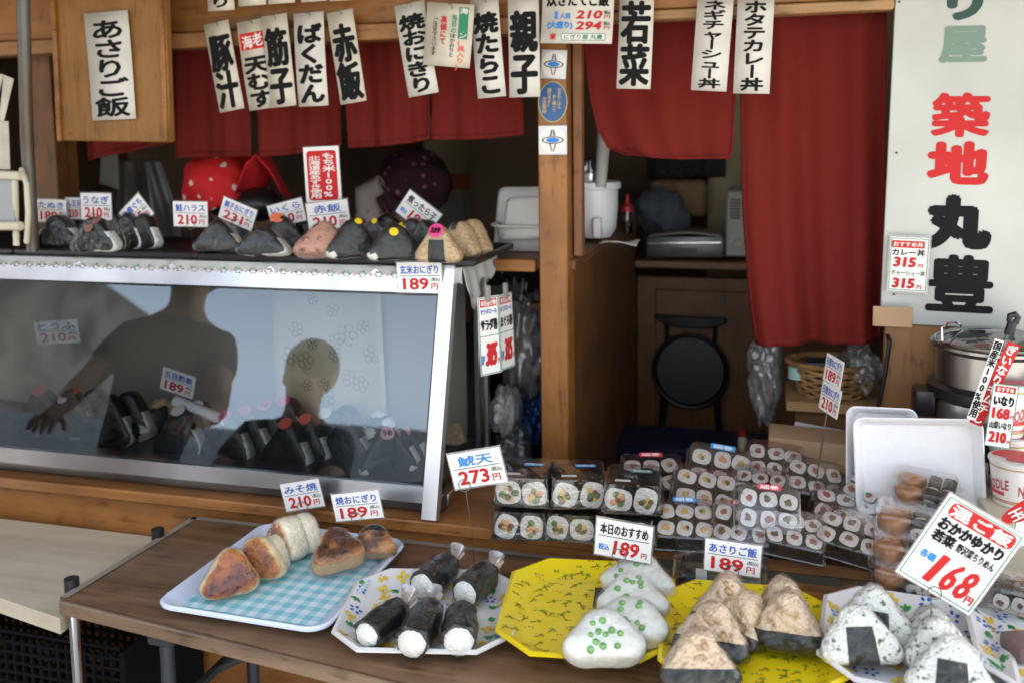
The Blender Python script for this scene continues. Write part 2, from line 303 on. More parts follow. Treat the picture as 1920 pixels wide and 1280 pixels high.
def yaki_mat(name, pale, brown, dark, a, b, sd=0):
    """grilled rice: browned on the two broad faces (object Y), pale round the rim, scorched in patches"""
    m = bpy.data.materials.new(name); m.use_nodes = True; N, L = nodes(m); p = N['Principled BSDF']; p.inputs['Roughness'].default_value = .38; p.inputs['Coat Weight'].default_value = .1; p.inputs['Coat Roughness'].default_value = .2
    tc = N.new('ShaderNodeTexCoord'); sx = N.new('ShaderNodeSeparateXYZ'); L.new(tc.outputs['Object'], sx.inputs[0])
    ab = N.new('ShaderNodeMath'); ab.operation = 'ABSOLUTE'; L.new(sx.outputs['Y'], ab.inputs[0])
    n = N.new('ShaderNodeTexNoise'); n.noise_dimensions = '4D'; n.inputs['W'].default_value = sd; n.inputs['Scale'].default_value = 30; n.inputs['Detail'].default_value = 4; L.new(tc.outputs['Object'], n.inputs['Vector'])
    mu = N.new('ShaderNodeMath'); mu.operation = 'MULTIPLY_ADD'; mu.inputs[1].default_value = .022; L.new(n.outputs[0], mu.inputs[0]); L.new(ab.outputs[0], mu.inputs[2])
    mr = N.new('ShaderNodeMapRange'); mr.inputs['From Min'].default_value = a; mr.inputs['From Max'].default_value = b; L.new(mu.outputs[0], mr.inputs[0])
    r = N.new('ShaderNodeValToRGB'); e = r.color_ramp.elements; e[0].color = rgb(pale); e[0].position = .1; e[1].color = rgb(brown); e[1].position = .6; x = e.new(1.0); x.color = rgb(dark)
    L.new(mr.outputs[0], r.inputs[0])
    n2 = N.new('ShaderNodeTexNoise'); n2.noise_dimensions = '4D'; n2.inputs['W'].default_value = sd+2; n2.inputs['Scale'].default_value = 75; L.new(tc.outputs['Object'], n2.inputs['Vector'])
    r2 = N.new('ShaderNodeValToRGB'); r2.color_ramp.elements[0].position = .36; r2.color_ramp.elements[1].position = .47; r2.color_ramp.elements[0].color = (.22, .14, .1, 1); r2.color_ramp.elements[1].color = (1, 1, 1, 1); L.new(n2.outputs[0], r2.inputs[0])
    mx = N.new('ShaderNodeMix'); mx.data_type = 'RGBA'; mx.blend_type = 'MULTIPLY'; mx.inputs['Factor'].default_value = 1; L.new(r.outputs[0], mx.inputs['A']); L.new(r2.outputs[0], mx.inputs['B']); L.new(mr.outputs[0], mx.inputs['Factor']); L.new(mx.outputs['Result'], p.inputs['Base Color'])
    n3 = N.new('ShaderNodeTexNoise'); n3.inputs['Scale'].default_value = 280; L.new(tc.outputs['Object'], n3.inputs['Vector']); bp = N.new('ShaderNodeBump'); bp.inputs['Strength'].default_value = .8; bp.inputs['Distance'].default_value = .002; L.new(n3.outputs[0], bp.inputs['Height']); L.new(bp.outputs[0], p.inputs['Normal'])
    n3.inputs['Scale'].default_value = 210; bp.inputs['Distance'].default_value = .0045
    return m
def gingham(name, c, cell):
    m = bpy.data.materials.new(name); m.use_nodes = True; N, L = nodes(m); p = N['Principled BSDF']; p.inputs['Roughness'].default_value = .3
    tc = N.new('ShaderNodeTexCoord'); sx = N.new('ShaderNodeSeparateXYZ'); L.new(tc.outputs['Object'], sx.inputs[0]); st = []
    for ax in 'XY':
        a = N.new('ShaderNodeMath'); a.operation = 'MULTIPLY'; a.inputs[1].default_value = 1/(2*cell); L.new(sx.outputs[ax], a.inputs[0])
        f = N.new('ShaderNodeMath'); f.operation = 'FRACT'; L.new(a.outputs[0], f.inputs[0]); g = N.new('ShaderNodeMath'); g.operation = 'GREATER_THAN'; g.inputs[1].default_value = .5; L.new(f.outputs[0], g.inputs[0]); st.append(g)
    ad = N.new('ShaderNodeMath'); L.new(st[0].outputs[0], ad.inputs[0]); L.new(st[1].outputs[0], ad.inputs[1])
    dv = N.new('ShaderNodeMath'); dv.operation = 'MULTIPLY'; dv.inputs[1].default_value = .5; L.new(ad.outputs[0], dv.inputs[0])
    r = N.new('ShaderNodeValToRGB'); e = r.color_ramp.elements; e[0].color = rgb(c[0]); e[1].color = rgb(c[2]); x = e.new(.5); x.color = rgb(c[1]); L.new(dv.outputs[0], r.inputs[0]); L.new(r.outputs[0], p.inputs['Base Color'])
    return m
def dotted(name, base, spot, scale=26, lo=.12, rough=.8):
    m = bpy.data.materials.new(name); m.use_nodes = True; N, L = nodes(m); p = N['Principled BSDF']; p.inputs['Roughness'].default_value = rough
    tc = N.new('ShaderNodeTexCoord'); v = N.new('ShaderNodeTexVoronoi'); v.inputs['Scale'].default_value = scale; v.inputs['Randomness'].default_value = .7
    n = N.new('ShaderNodeTexNoise'); n.inputs['Scale'].default_value = scale*2.2; L.new(tc.outputs['Object'], n.inputs['Vector']); L.new(tc.outputs['Object'], v.inputs['Vector'])
    a = N.new('ShaderNodeMath'); a.operation = 'MULTIPLY_ADD'; a.inputs[1].default_value = .35; L.new(n.outputs[0], a.inputs[0]); L.new(v.outputs['Distance'], a.inputs[2])
    r = N.new('ShaderNodeValToRGB'); r.color_ramp.elements[0].position = lo+.2; r.color_ramp.elements[1].position = lo+.25; r.color_ramp.elements[0].color = rgb(spot); r.color_ramp.elements[1].color = rgb(base)
    L.new(a.outputs[0], r.inputs[0]); L.new(r.outputs[0], p.inputs['Base Color']); return m
# ------------------------------------------------------------------ the place
ZC, ZT = .763, .720                               # counter top, table top
struct(MB().add([(-60, -60, 0), (60, -60, 0), (60, 60, 0), (-60, 60, 0)], [(0, 1, 2, 3)]).build('ground', ASPH, smooth=0))
shop = thing('shop_building', 'small open fronted rice ball shop with timber beam and brown interior', 'building', (0, 0, 0))
MB().box((-.6, 3.72, 1.3), (4.6, .08, 2.6)).build('back_wall', DARK, shop)
MB().box((-2.9, 2.6, 1.3), (.08, 2.2, 2.6)).build('side_wall', DARK, shop)
MB().box((1.3, 2.75, 1.3), (.08, 1.9, 2.6)).build('side_wall', DARK, shop)
MB().box((-.6, 2.85, 2.5), (4.7, 1.85, .06)).build('ceiling', CEIL, shop)
MB().box((-.8, 1.46, 1.99), (5.4, .94, .05), bev=.01).build('shade_eave', CEIL, shop)  # out of view; set low and deep to shade the upper strips
MB().box((-.8, 2.45, 3.0), (5.4, 1.0, .9)).build('upper_storey', CEIL, shop)
MB().box((-.6, 2.7, .005), (4.6, 2.1, .01)).build('shop_floor', M('shop_floor', (.09, .08, .075), .8, var=.2), shop)
# header beam: a fascia board with a paler batten along its lower edge
zb = at(700, 45, 1.93).z; zl = at(700, 74, 1.92).z
MB().box((-1.35, 1.955, (zb+2.5)/2), (1.86, .05, 2.5-zb), bev=.003).build('fascia', ORWOOD, shop)
MB().box((-1.35, 1.94, (zb+zl)/2-.002), (1.84, .06, zb-zl), bev=.003).build('batten', wood('beam_batten', (.3, .135, .045), (.38, .18, .065), 0, .5, 4, .3), shop)
zb2 = at(1450, 9, 1.97).z; zl2 = at(1450, 27, 1.96).z
MB().box((-.099, 1.985, (zb2+2.5)/2), (.642, .05, 2.5-zb2), bev=.003).build('fascia', ORWOOD, shop)
MB().box((-.099, 1.975, (zb2+zl2)/2-.002), (.64, .05, zb2-zl2), bev=.003).build('batten', PALEWOOD, shop)
# post between the two openings
PX0, PX1 = at(1012, 600, 1.96).x, at(1065, 600, 1.96).x
pil = MB().box(((PX0+PX1)/2, 1.995, (ZC+2.5)/2-.002), (PX1-PX0, .07, 2.5-ZC-.01), bev=.003).build('post', ORWOODV, shop)
zt0, zt1 = at(1078, 481, 2.0).z, 2.4
MB().box((PX1+.014, 2.02, (zt0+zt1)/2), (.02, .03, zt1-zt0)).build('post_trim', wood('post_trim', (.2, .08, .028), (.28, .12, .04), 2, .5, 4, .3), shop)
# lower plywood wall at the right and the dark jamb
XR = at(1658, 700, 1.97).x
MB().box((XR+.5, 1.99, .75), (1.0, .03, 1.5)).build('front_wall', wood('right_plywood', (.27, .125, .045), (.35, .17, .065), 2, .5, 3, .2), shop)
# counter
ct = thing('counter', 'long orange plywood counter under the glass case', 'counter', (0, 0, 0))
xr = at(1125, 1030, 1.62).x
MB().box(((-2.6+xr)/2, 1.785, ZC-.012), (2.6+xr, .35, .024), bev=.003).build('counter_top', wood('counter_top', (.27, .105, .026), (.4, .17, .05), 0, .4, 4, .35), ct)
MB().box(((-2.6+xr)/2, 1.637, .375), (2.6+xr-.004, .024, .72), bev=.002).build('front_panel', ORWOOD, ct)
MB().box((xr-.02, 1.80, .375), (.03, .28, .71)).build('end_panel', DKWOOD, ct)
# cabinet behind the post that carries the cooker; its side faces the passage
z1 = at(1082, 484, 2.02).z; XP = PX1-.004; YB = 3.05
cb = thing('side_cabinet', 'brown wooden cabinet running back from the post', 'cabinet', (0, 0, 0))
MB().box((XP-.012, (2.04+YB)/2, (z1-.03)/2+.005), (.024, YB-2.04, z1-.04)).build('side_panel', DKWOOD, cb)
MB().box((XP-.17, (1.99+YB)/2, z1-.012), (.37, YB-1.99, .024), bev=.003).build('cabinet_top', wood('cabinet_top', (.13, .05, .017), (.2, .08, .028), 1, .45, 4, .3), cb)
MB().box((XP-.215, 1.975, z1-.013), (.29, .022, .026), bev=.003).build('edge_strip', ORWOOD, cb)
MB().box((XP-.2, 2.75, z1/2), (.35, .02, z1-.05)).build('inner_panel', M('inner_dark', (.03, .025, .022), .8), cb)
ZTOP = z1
# rear cabinet with panel door
z2 = at(1300, 487, YB).z; xa, xb = XP+.002, at(1420, 600, YB).x+.35
rc = thing('rear_cabinet', 'brown cabinet with a flat panel door behind the folded stool', 'cabinet', (0, 0, 0))
MB().box(((xa+xb)/2, YB+.13, z2-.012), (xb-xa, .36, .024), bev=.003).build('cabinet_top', wood('rear_top', (.23, .1, .033), (.3, .135, .05), 0, .45, 4, .3), rc)
MB().box(((xa+xb)/2, YB+.02, (z2-.06)/2), (xb-xa, .03, z2-.06)).build('face_frame', DKWOOD, rc)
xd = at(1224, 600, YB).x
MB().box(((xd+xb)/2, YB-.002, (z2-.09)/2), (xb-xd-.02, .016, z2-.11), bev=.003).build('door', DKWOOD, rc)
ZR = z2
# buildings across the street (seen only mirrored in the glass)
bd = thing('street_building', 'plain building across the street, seen only as a reflection in the case glass', 'building', (-14.0, -7.5, 0))
MB().box((0, 0, 2.6), (9, 4, 5.2), bev=.02).build('wall', M('street_wall', (.1, .085, .07), .8, var=.5, vs=2), bd)
MB().box((0, 2.3, 4.0), (8.6, .7, .06)).build('awning', M('street_awning', (.3, .12, .05), .7), bd)
MB().box((.6, 2.1, 3.5), (7.2, .06, .36)).build('signboard', M('street_sign', (.6, .52, .4), .7, var=.3, vs=1.5), bd)
for k in range(6): MB().box((-3.6+1.45*k, 2.15, 1.5), (.16+.2*(k % 2), .1, 2.2+.4*(k % 3))).build('pillar', M('street_pillar', (.4, .38, .34), .7), bd)
for k in range(5): MB().box((-3.0+1.6*k, 2.4, 1.1), (.7, .5, .5+.3*(k % 2))).build('crate_display', M('street_crate', (.35, .3, .25), .7, var=.5, vs=3), bd)

sa = thing('added_dark_stall', 'made-up dark stall opposite, added to darken the reflection low in the case glass', 'stall', (-4.6, -4.4, 0))  # invented stall, added as a dark band for the glass to mirror
MB().box((0, 0, .98), (6.4, .6, 1.9), bev=.02).build('counter_block', M('stall_dark', (.1, .098, .1), .7, var=.6, vs=2), sa)
MB().box((0, .1, 1.97), (6.6, 1.0, .05)).build('roof_sheet', M('stall_roof', (.06, .06, .07), .7), sa)
MB().box((1.9, .3, 2.22), (2.9, .06, .5)).build('darkening_panel', M('darkening_panel_mat', (.07, .075, .085), .8, var=.2), sa); MB().box((-1.4, .3, 2.16), (3.3, .06, .38)).build('darkening_panel', MATS['darkening_panel_mat'], sa)  # panels added to darken the mirrored sky above the stall
for k in range(7): MB().box((-2.8+.9*k, .36, .7+.25*(k % 3)), (.5, .2, .35), bev=.02).build('goods_box', M('stall_goods', (.3, .26, .2), .7, var=.5, vs=3), sa)
# ------------------------------------------------------------------ red noren curtains
def curtain(name, L, R, Y, parent=None, folds=3, amp=.008, nu=30, nv=34, ph=0, sag=0.0, mat=None):
    """cloth between a left and a right edge given as photo pixels hanging in the plane Y"""
    def ev(P, t):
        k = t*(len(P)-1); i = min(int(k), len(P)-2); f = k-i
        return P[i][0]*(1-f)+P[i+1][0]*f, P[i][1]*(1-f)+P[i+1][1]*f
    def fn(u, v):
        a = ev(L, v); b = ev(R, v); x = a[0]+(b[0]-a[0])*u; y = a[1]+(b[1]-a[1])*u
        q = at(x, y + sag*math.sin(math.pi*u)*v, Y)
        d = 1.5*amp*(.35+.65*v)*(math.sin(2*math.pi*folds*u+ph+.5*v)+.5*math.sin(2*math.pi*folds*2.3*u+1.7*ph-v)) + .006*noise.noise(Vector((q.x*9, ph, q.z*7)))
        return (q.x, q.y+d, q.z)
    o = MB().grid(fn, nu, nv).build(name, mat or NOREN, parent, smooth=80, solid=.0015)
    if mat is None:
        MB().grid(lambda u, v: tuple(Vector(fn(u, .955+.045*v))-Vector((0, .0022, 0))), nu, 2).build('hem', NOREN, o, smooth=80, solid=.0016)
        for k in (0, 1): MB().grid(lambda u, v: tuple(Vector(fn(k+(.022-.022*u if k == 0 else -.022*u), v))-Vector((0, .0020, 0))), 2, nv).build('hem', NOREN, o, smooth=80, solid=.0014)
    return o
nl = thing('noren_curtain', 'split red cloth curtain hanging behind the menu strips over the glass case', 'curtain', (0, 0, 0))
curtain('noren_panel', [(150, 60), (158, 303)], [(320, 60), (322, 268)], 2.04, nl, 2, ph=1)
curtain('noren_panel', [(322, 70), (327, 297)], [(465, 62), (470, 294)], 2.05, nl, 2, .005, ph=2)
curtain('noren_panel', [(478, 60), (489, 295)], [(632, 52), (640, 273)], 2.05, nl, 2, .006, ph=3, sag=4)
curtain('noren_panel', [(640, 52), (656, 278)], [(806, 45), (808, 262)], 2.05, nl, 2, .006, ph=4, sag=3)
curtain('noren_panel', [(810, 45), (811, 262)], [(975, 36), (986, 253)], 2.06, nl, 2, .005, ph=5, sag=4)
cr = MB().tube([at(150, 62, 2.05), at(1000, 36, 2.05)], .007).build('curtain_rod', DKMETAL, nl)
n2 = thing('noren_curtain', 'short red cloth curtain swept to one side above the passage', 'curtain', (0, 0, 0))
curtain('noren_panel', [(1088, 30), (1094, 90), (1100, 150), (1108, 200), (1120, 245), (1138, 278), (1172, 291)], [(1384, 22), (1383, 80), (1382, 130), (1381, 180), (1378, 225), (1376, 270), (1370, 298)], 2.06, n2, 1.4, .010, ph=.4, sag=4)
MB().tube([at(1072, 30, 2.06), at(1400, 23, 2.06)], .006).build('curtain_rod', DKMETAL, n2)
n3 = thing('noren_curtain', 'long red cloth curtain with deep folds beside the white shop sign', 'curtain', (0, 0, 0))
curtain('noren_panel', [(1386, 24), (1388, 200), (1392, 400), (1404, 560), (1416, 646)], [(1664, 18), (1662, 200), (1660, 400), (1657, 560), (1653, 640)], 2.06, n3, 1.7, .014, 60, 40, ph=2.2, sag=2)
MB().tube([at(1380, 22, 2.06), at(1668, 14, 2.06)], .006).build('curtain_rod', DKMETAL, n3)
# ------------------------------------------------------------------ hanging menu strips
HG = 'handwritten menu strips hung along the beam'
def hook(mb, m, h_):  # small screw hook through the top of a strip, in the strip's own axes
    mb.tube([(.004*math.cos(a), h_/2-.006+.006*math.sin(a), .002+.004*math.sin(a*.5)) for a in [RAD(-150+30*k) for k in range(11)]], .0011, 0, 6)
def strip(c, Y, text, label, mat=OLD, top=.16, bot=.03, bold=.07, wide=.82, inks=(K_,), thick=.0025, hk=True, name='menu_strip', extra=None, slant=0, cat='menu strip'):
    mw, w_, h_ = rect_px(c, Y)
    t = thing(name, label, cat, mat=mw, group=HG)
    b = MB()
    # slightly curled card
    cu = rnd.uniform(-.004, .006)
    def fn(u, v): return ((u-.5)*w_, (v-.5)*h_, cu*(2*v-1)**2 - cu)
    b.grid(fn, 1, 6); b.build('card', mat, t, smooth=60, solid=thick)
    mb = MB()
    n = len(text); H = h_*(1-top-bot)
    if text: vput(mb, text, 0, h_*(.5-top), w_*wide, H/n, inks[0], bold, z=.0022, slant=slant)
    if extra: extra(mb, w_, h_)
    mb.v = [(x, y, (z if z > .002 else z+.0016)+cu*(2*y/h_)**2-cu) for x, y, z in mb.v]
    mb.build('lettering', INKS, t, smooth=0)
    if hk:
        hb = MB(); hook(hb, None, h_); hb.build('hook', WIRE, t)
    return t
Y0 = 1.885
strip([(387, -70), (437, -70), (438, 17), (390, 24)], Y0, 'おにぎり', 'upper row menu strip cut by the frame, its last character り showing', top=.02, bot=.06, hk=False)
strip([(445, -70), (496, -72), (498, 8), (447, 14)], Y0, 'わかめご', 'upper row menu strip with one low stroke showing, above the red boxed strip', top=0, bot=.16, hk=False)
strip([(500, -70), (550, -72), (552, 4), (502, 10)], Y0, '季節ご秋', 'upper row menu strip with stroke ends showing, above the sujiko strip', top=0, bot=.12, hk=False)
strip([(562, -80), (611, -82), (612, 0), (564, 7)], Y0, 'ツナマヨ', 'upper row menu strip showing only a blank edge, above the bakudan strip', top=0, bot=.2, hk=False)
strip([(616, -80), (666, -82), (667, -1), (618, 4)], Y0, '昆布うめ', 'upper row menu strip showing only a blank edge, above the taped red rice strip', top=0, bot=.2, hk=False)
strip([(388, 47), (433, 36), (453, 204), (407, 213)], Y0, '豚汁', 'aged menu strip reading 豚汁 (pork soup), leftmost of the lower row', slant=.05, top=.13)
def ebi(mb, w_, h_):
    bar(mb, -w_*.02, h_*.27, w_*.86, h_*.19, R_, .0021, .003); put(mb, '海老', -w_*.02, h_*.27, w_*.72, h_*.15, W_, .02, z=.0024, rot=.1)
strip([(447, 42), (500, 34), (518, 200), (466, 210)], Y0+.004, '天むす', 'aged menu strip with a red box above 天むす', extra=ebi, top=.4, bot=.02)
strip([(497, 31), (543, 25), (550, 198), (501, 204)], Y0-.006, '筋子', 'aged menu strip reading 筋子 (sujiko), overlapping the red boxed strip', slant=-.03, top=.14)
strip([(555, 26), (607, 22), (616, 198), (557, 201)], Y0, 'ばくだん', 'whiter menu strip reading ばくだん (bakudan), without tape or stains', mat=STRIP, top=.12)
strip([(620, 25), (667, 15), (681, 190), (632, 198)], Y0, '赤飯', 'aged menu strip reading 赤飯 with brown tape at its top corners', top=.14, slant=-.05)
strip([(741, 12), (796, 1), (822, 173), (766, 184)], Y0, '焼おにぎり', 'tilted white menu strip reading 焼おにぎり half covered by a laminated note', mat=STRIP, top=.12)
strip([(888, 1), (943, -6), (940, 181), (890, 186)], Y0, '焼たらこ', 'white menu strip reading 焼たらこ (grilled roe), between the laminated note and oyako strip', top=.14, mat=STRIP)
strip([(953, -8), (1010, -10), (1013, 181), (955, 184)], Y0, '親子', 'white menu strip reading 親子 (oyako) just beside the post', top=.15, mat=STRIP)
strip([(1160, -10), (1223, -10), (1223, 167), (1158, 167)], Y0+.02, '若菜', 'clean white menu strip reading 若菜 over the passage', mat=STRIP, top=.07, bold=.055)
strip([(1307, -4), (1373, -4), (1365, 173), (1297, 169)], Y0+.02, 'ネギチャーシュー丼', 'wrinkled menu strip reading ネギチャーシュー丼, left of the two wrinkled ones', mat=WRINK, top=.03, hk=False, bold=.06, wide=.62)
strip([(1380, -4), (1449, -4), (1446, 176), (1378, 176)], Y0+.02, 'ホタテカレー丼', 'wrinkled menu strip reading ホタテカレー丼, right of the two wrinkled ones', mat=WRINK, top=.03, hk=False, bold=.06, wide=.62)
# laminated note hung over the 焼おにぎり strip
def note(mb, w_, h_):
    bar(mb, w_*.3, h_*.2, w_*.2, h_*.5, G_, .0021); vput(mb, '海鮮ジャン', w_*.3, h_*.44, w_*.17, h_*.096, W_, .02, z=.0024)
    vput(mb, '(具入り)', w_*.29, -h_*.06, w_*.17, h_*.095, O_, .03)
    vput(mb, '海苔の', w_*.1, h_*.33, w_*.12, h_*.1, G_, .02); vput(mb, 'ほかおりと', w_*.09, h_*.03, w_*.12, h_*.075, K_, .02)
    vput(mb, '高価にて', -w_*.12, h_*.3, w_*.13, h_*.115, R_, .035); vput(mb, 'ご注文下さいます', -w_*.3, h_*.26, w_*.11, h_*.075, K_, .015)
strip([(808, 5), (894, 10), (876, 128), (787, 121)], Y0-.02, '', 'cream laminated note with green and red columns hung over the 焼おにぎり strip', extra=note, name='menu_note', cat='menu card')
def taki(mb, w_, h_):
    bar(mb, w_*.1, h_*.44, w_*.68, h_*.1, G_, .0021, .003); put(mb, 'ぽっかぽっか', w_*.1, h_*.44, w_*.6, h_*.075, W_, .02, z=.0024); put(mb, 'あつ', -w_*.36, h_*.45, w_*.16, h_*.09, R_)
    put(mb, '炊きたてご飯', 0, h_*.22, w_*.88, h_*.22, K_, .04)
    put(mb, '1', -w_*.3, -h_*.03, w_*.045, h_*.13, C_, .03); put(mb, '人前', -w_*.17, -h_*.04, w_*.15, h_*.1, C_); put(mb, '(大盛り)', -w_*.24, -h_*.2, w_*.36, h_*.14, C_, .05)
    put(mb, '210', w_*.17, -h_*.02, w_*.36, h_*.14, R_, .07, slant=.25); put(mb, '294', w_*.17, -h_*.2, w_*.36, h_*.14, R_, .07, slant=.25)
    for q in (-.02, -.2): put(mb, '税込', w_*.42, h_*(q+.035), w_*.09, h_*.06, K_, .02); put(mb, '円', w_*.42, h_*(q-.035), w_*.08, h_*.06, R_, .02)
    put(mb, '米', -w_*.33, -h_*.39, w_*.09, h_*.11, R_, .06); bar(mb, w_*.1, -h_*.39, w_*.62, h_*.12, G_, .0021, .004); bar(mb, w_*.1, -h_*.39, w_*.6, h_*.1, W_, .0023, .003); put(mb, 'にぎり屋 丸豊', w_*.1, -h_*.39, w_*.54, h_*.08, G_, .03, z=.0026)
strip([(1017, -32), (1150, -32), (1149, 82), (1014, 82)], Y0-.01, '', 'wide printed card with rice prices 210 and 294, above the post stickers', mat=STRIP, extra=taki, name='menu_board', cat='menu card', hk=False)
# wooden board with its strip, at the left
mw, w_, h_ = rect_px([(96, -60), (312, -60), (312, 262), (109, 270)], 1.83)
hb = thing('hanging_board', 'orange wooden board hung at the left end with one menu strip on it', 'board', mat=mw)
MB().box((0, 0, -.012), (w_, h_, .022), bev=.003).build('panel', wood('board_ply', (.24, .105, .022), (.31, .145, .036), 1, .5, 4, .25), hb)
for a in (-1, 1): MB().box((a*(w_/2-.006), 0, .004), (.012, h_, .008), bev=.002).build('edge_batten', ORWOODV, hb)
strip([(165, 25), (246, 20), (248, 222), (167, 228)], 1.822, 'あさりご飯', 'white menu strip reading あさりご飯 pinned on the wooden board', mat=STRIP, top=.07, bold=.05, hk=False, wide=.78)
# stickers on the post
def wisp(mb, w_, h_):
    n = 28
    bar(mb, 0, 0, w_*.92, h_*.92, W_, .0003, w_*.45)
    ring = lambda a, b, c, d, z, mi, cy=0: mb.add([(r_*w_*math.cos(2*math.pi*k/n), cy*h_+r2*h_*math.sin(2*math.pi*k/n), z) for r_, r2 in ((a, b), (c, d)) for k in range(n)], [(k, (k+1) % n, n+(k+1) % n, n+k) for k in range(n)], mi)
    ring(.39, .13, .34, .1, .0006, K_); mb.add([(.24*w_*math.cos(2*math.pi*k/n), .085*h_*math.sin(2*math.pi*k/n), .0008) for k in range(n)], [tuple(range(n))], C_)
    for s in (-1, 1):
        mb.add([(s*.1*w_, .14*h_, .0007), (s*.05*w_, .14*h_, .0007), (s*.01*w_, .36*h_, .0007), (s*.045*w_, .36*h_, .0007)], [(0, 1, 2, 3)], K_)
        mb.add([(s*.12*w_, -.13*h_, .0007), (s*.08*w_, -.13*h_, .0007), (s*.01*w_, -.38*h_, .0007), (s*.04*w_, -.38*h_, .0007)], [(0, 1, 2, 3)], K_)
    ring(.05, .05, .03, .03, .0007, C_, .22)
for c, lb in (([(1015, 93), (1062, 95), (1062, 149), (1014, 147)], 'square white sticker with a blue ring emblem, upper one on the post'), ([(1010, 236), (1063, 236), (1063, 290), (1010, 291)], 'square white sticker with a blue ring emblem, lower one on the post')):
    mw, w_, h_ = rect_px(c, 1.9575); t = thing('sticker', lb, 'sticker', mat=mw, group='stickers on the post')
    MB().box((0, 0, -.0008), (w_, h_, .0016), bev=.0004).build('label_sheet', M('silver_sticker', (.66, .7, .74), .3, .2), t); mb = MB(); wisp(mb, w_, h_); mb.build('emblem', INKS, t, smooth=0)
mw, w_, h_ = rect_px([(1009, 153), (1064, 153), (1064, 230), (1009, 230)], 1.9575); t = thing('sticker', 'oval blue sticker with gold writing between the two square ones', 'sticker', mat=mw, group='stickers on the post')
el = lambda k: [(k*w_/2*math.cos(2*math.pi*i/40), (w_/2*(k-1)+h_/2)*math.sin(2*math.pi*i/40)) for i in range(40)]
MB().prism(el(1), -.0014, 0).build('label_sheet', M('sticker_gold', (.5, .42, .16), .4), t, smooth=0); mb = MB(); p = el(.94); mb.add([(x, y, .0003) for x, y in p], [tuple(range(40))], 0)
mb.build('oval_field', M('sticker_blue', (.03, .1, .27), .4), t, smooth=0); mb = MB()
vput(mb, 'おきたこはん', w_*.22, h_*.34, w_*.14, h_*.085, Y_, .03, z=.0006); vput(mb, 'おく握って', w_*.05, h_*.18, w_*.13, h_*.085, Y_, .03, z=.0006); vput(mb, '頂きます！', -w_*.12, h_*.34, w_*.14, h_*.095, Y_, .03, z=.0006); vput(mb, '中央販売所', -w_*.28, h_*.12, w_*.14, h_*.08, Y_, .03, z=.0006)
mb.build('lettering', INKS, t, smooth=0)
# ------------------------------------------------------------------ the tall white shop sign
SY = 1.962
def spx(mw, x, y): q = mw.inverted() @ at(x, y, SY); return q.x, q.y
mw, w_, h_ = rect_px([(1671, -120), (1990, -120), (1985, 616), (1662, 612)], SY)
sg = thing('shop_sign', 'tall white signboard with green, red and black characters', 'sign', mat=mw)
MB().box((0, 0, -.004), (w_, h_, .008), bev=.0015).build('board', M('sign_white', (.47, .49, .45), .32, var=.1, vs=4, bump=.05, bs=14), sg)
mb = MB()
for ch, cx, cy, cw, ch_, ink, bo in (('り', 1810, 0, 74, 80, DG_, .075), ('屋', 1806, 84, 96, 72, S_, .06), ('築', 1801, 216, 116, 84, R_, .05), ('地', 1796, 306, 122, 80, R_, .07), ('丸', 1796, 417, 134, 100, K_, .085), ('豊', 1800, 532, 134, 102, K_, .045)):
    x, y = spx(mw, cx, cy); x1, y1 = spx(mw, cx+cw/2, cy-ch_/2); x0, y0 = spx(mw, cx-cw/2, cy+ch_/2); put(mb, ch, x, y, x1-x0, y1-y0, ink, bo, z=.0008, res=4)
mb.build('lettering', INKS, sg, smooth=0)
sb = MB()
for px, py in ((1686, 4), (1681, 287), (1676, 552)): x, y = spx(mw, px, py); sb.ell((x, y, .001), (.0022, .0022, .0015))
sb.build('screw', DKMETAL, sg)
# cardboard taped under the sign, price slip on it
mw, w_, h_ = rect_px([(1631, 574), (1710, 577), (1712, 614), (1642, 611)], 1.94)
o = MB().box((0, 0, 0), (w_, h_, .003), bev=.001, mat=None).build('cardboard_patch', M('cardboard', (.42, .28, .16), .8, var=.08), None, mw=mw); tag(o, 'torn piece of brown cardboard taped at the lower corner of the white sign', 'cardboard')
CLAM = M('clam_meat', (.5, .32, .17), .4, col2=(.22, .11, .05), vs=110, bump=.6, bs=160)
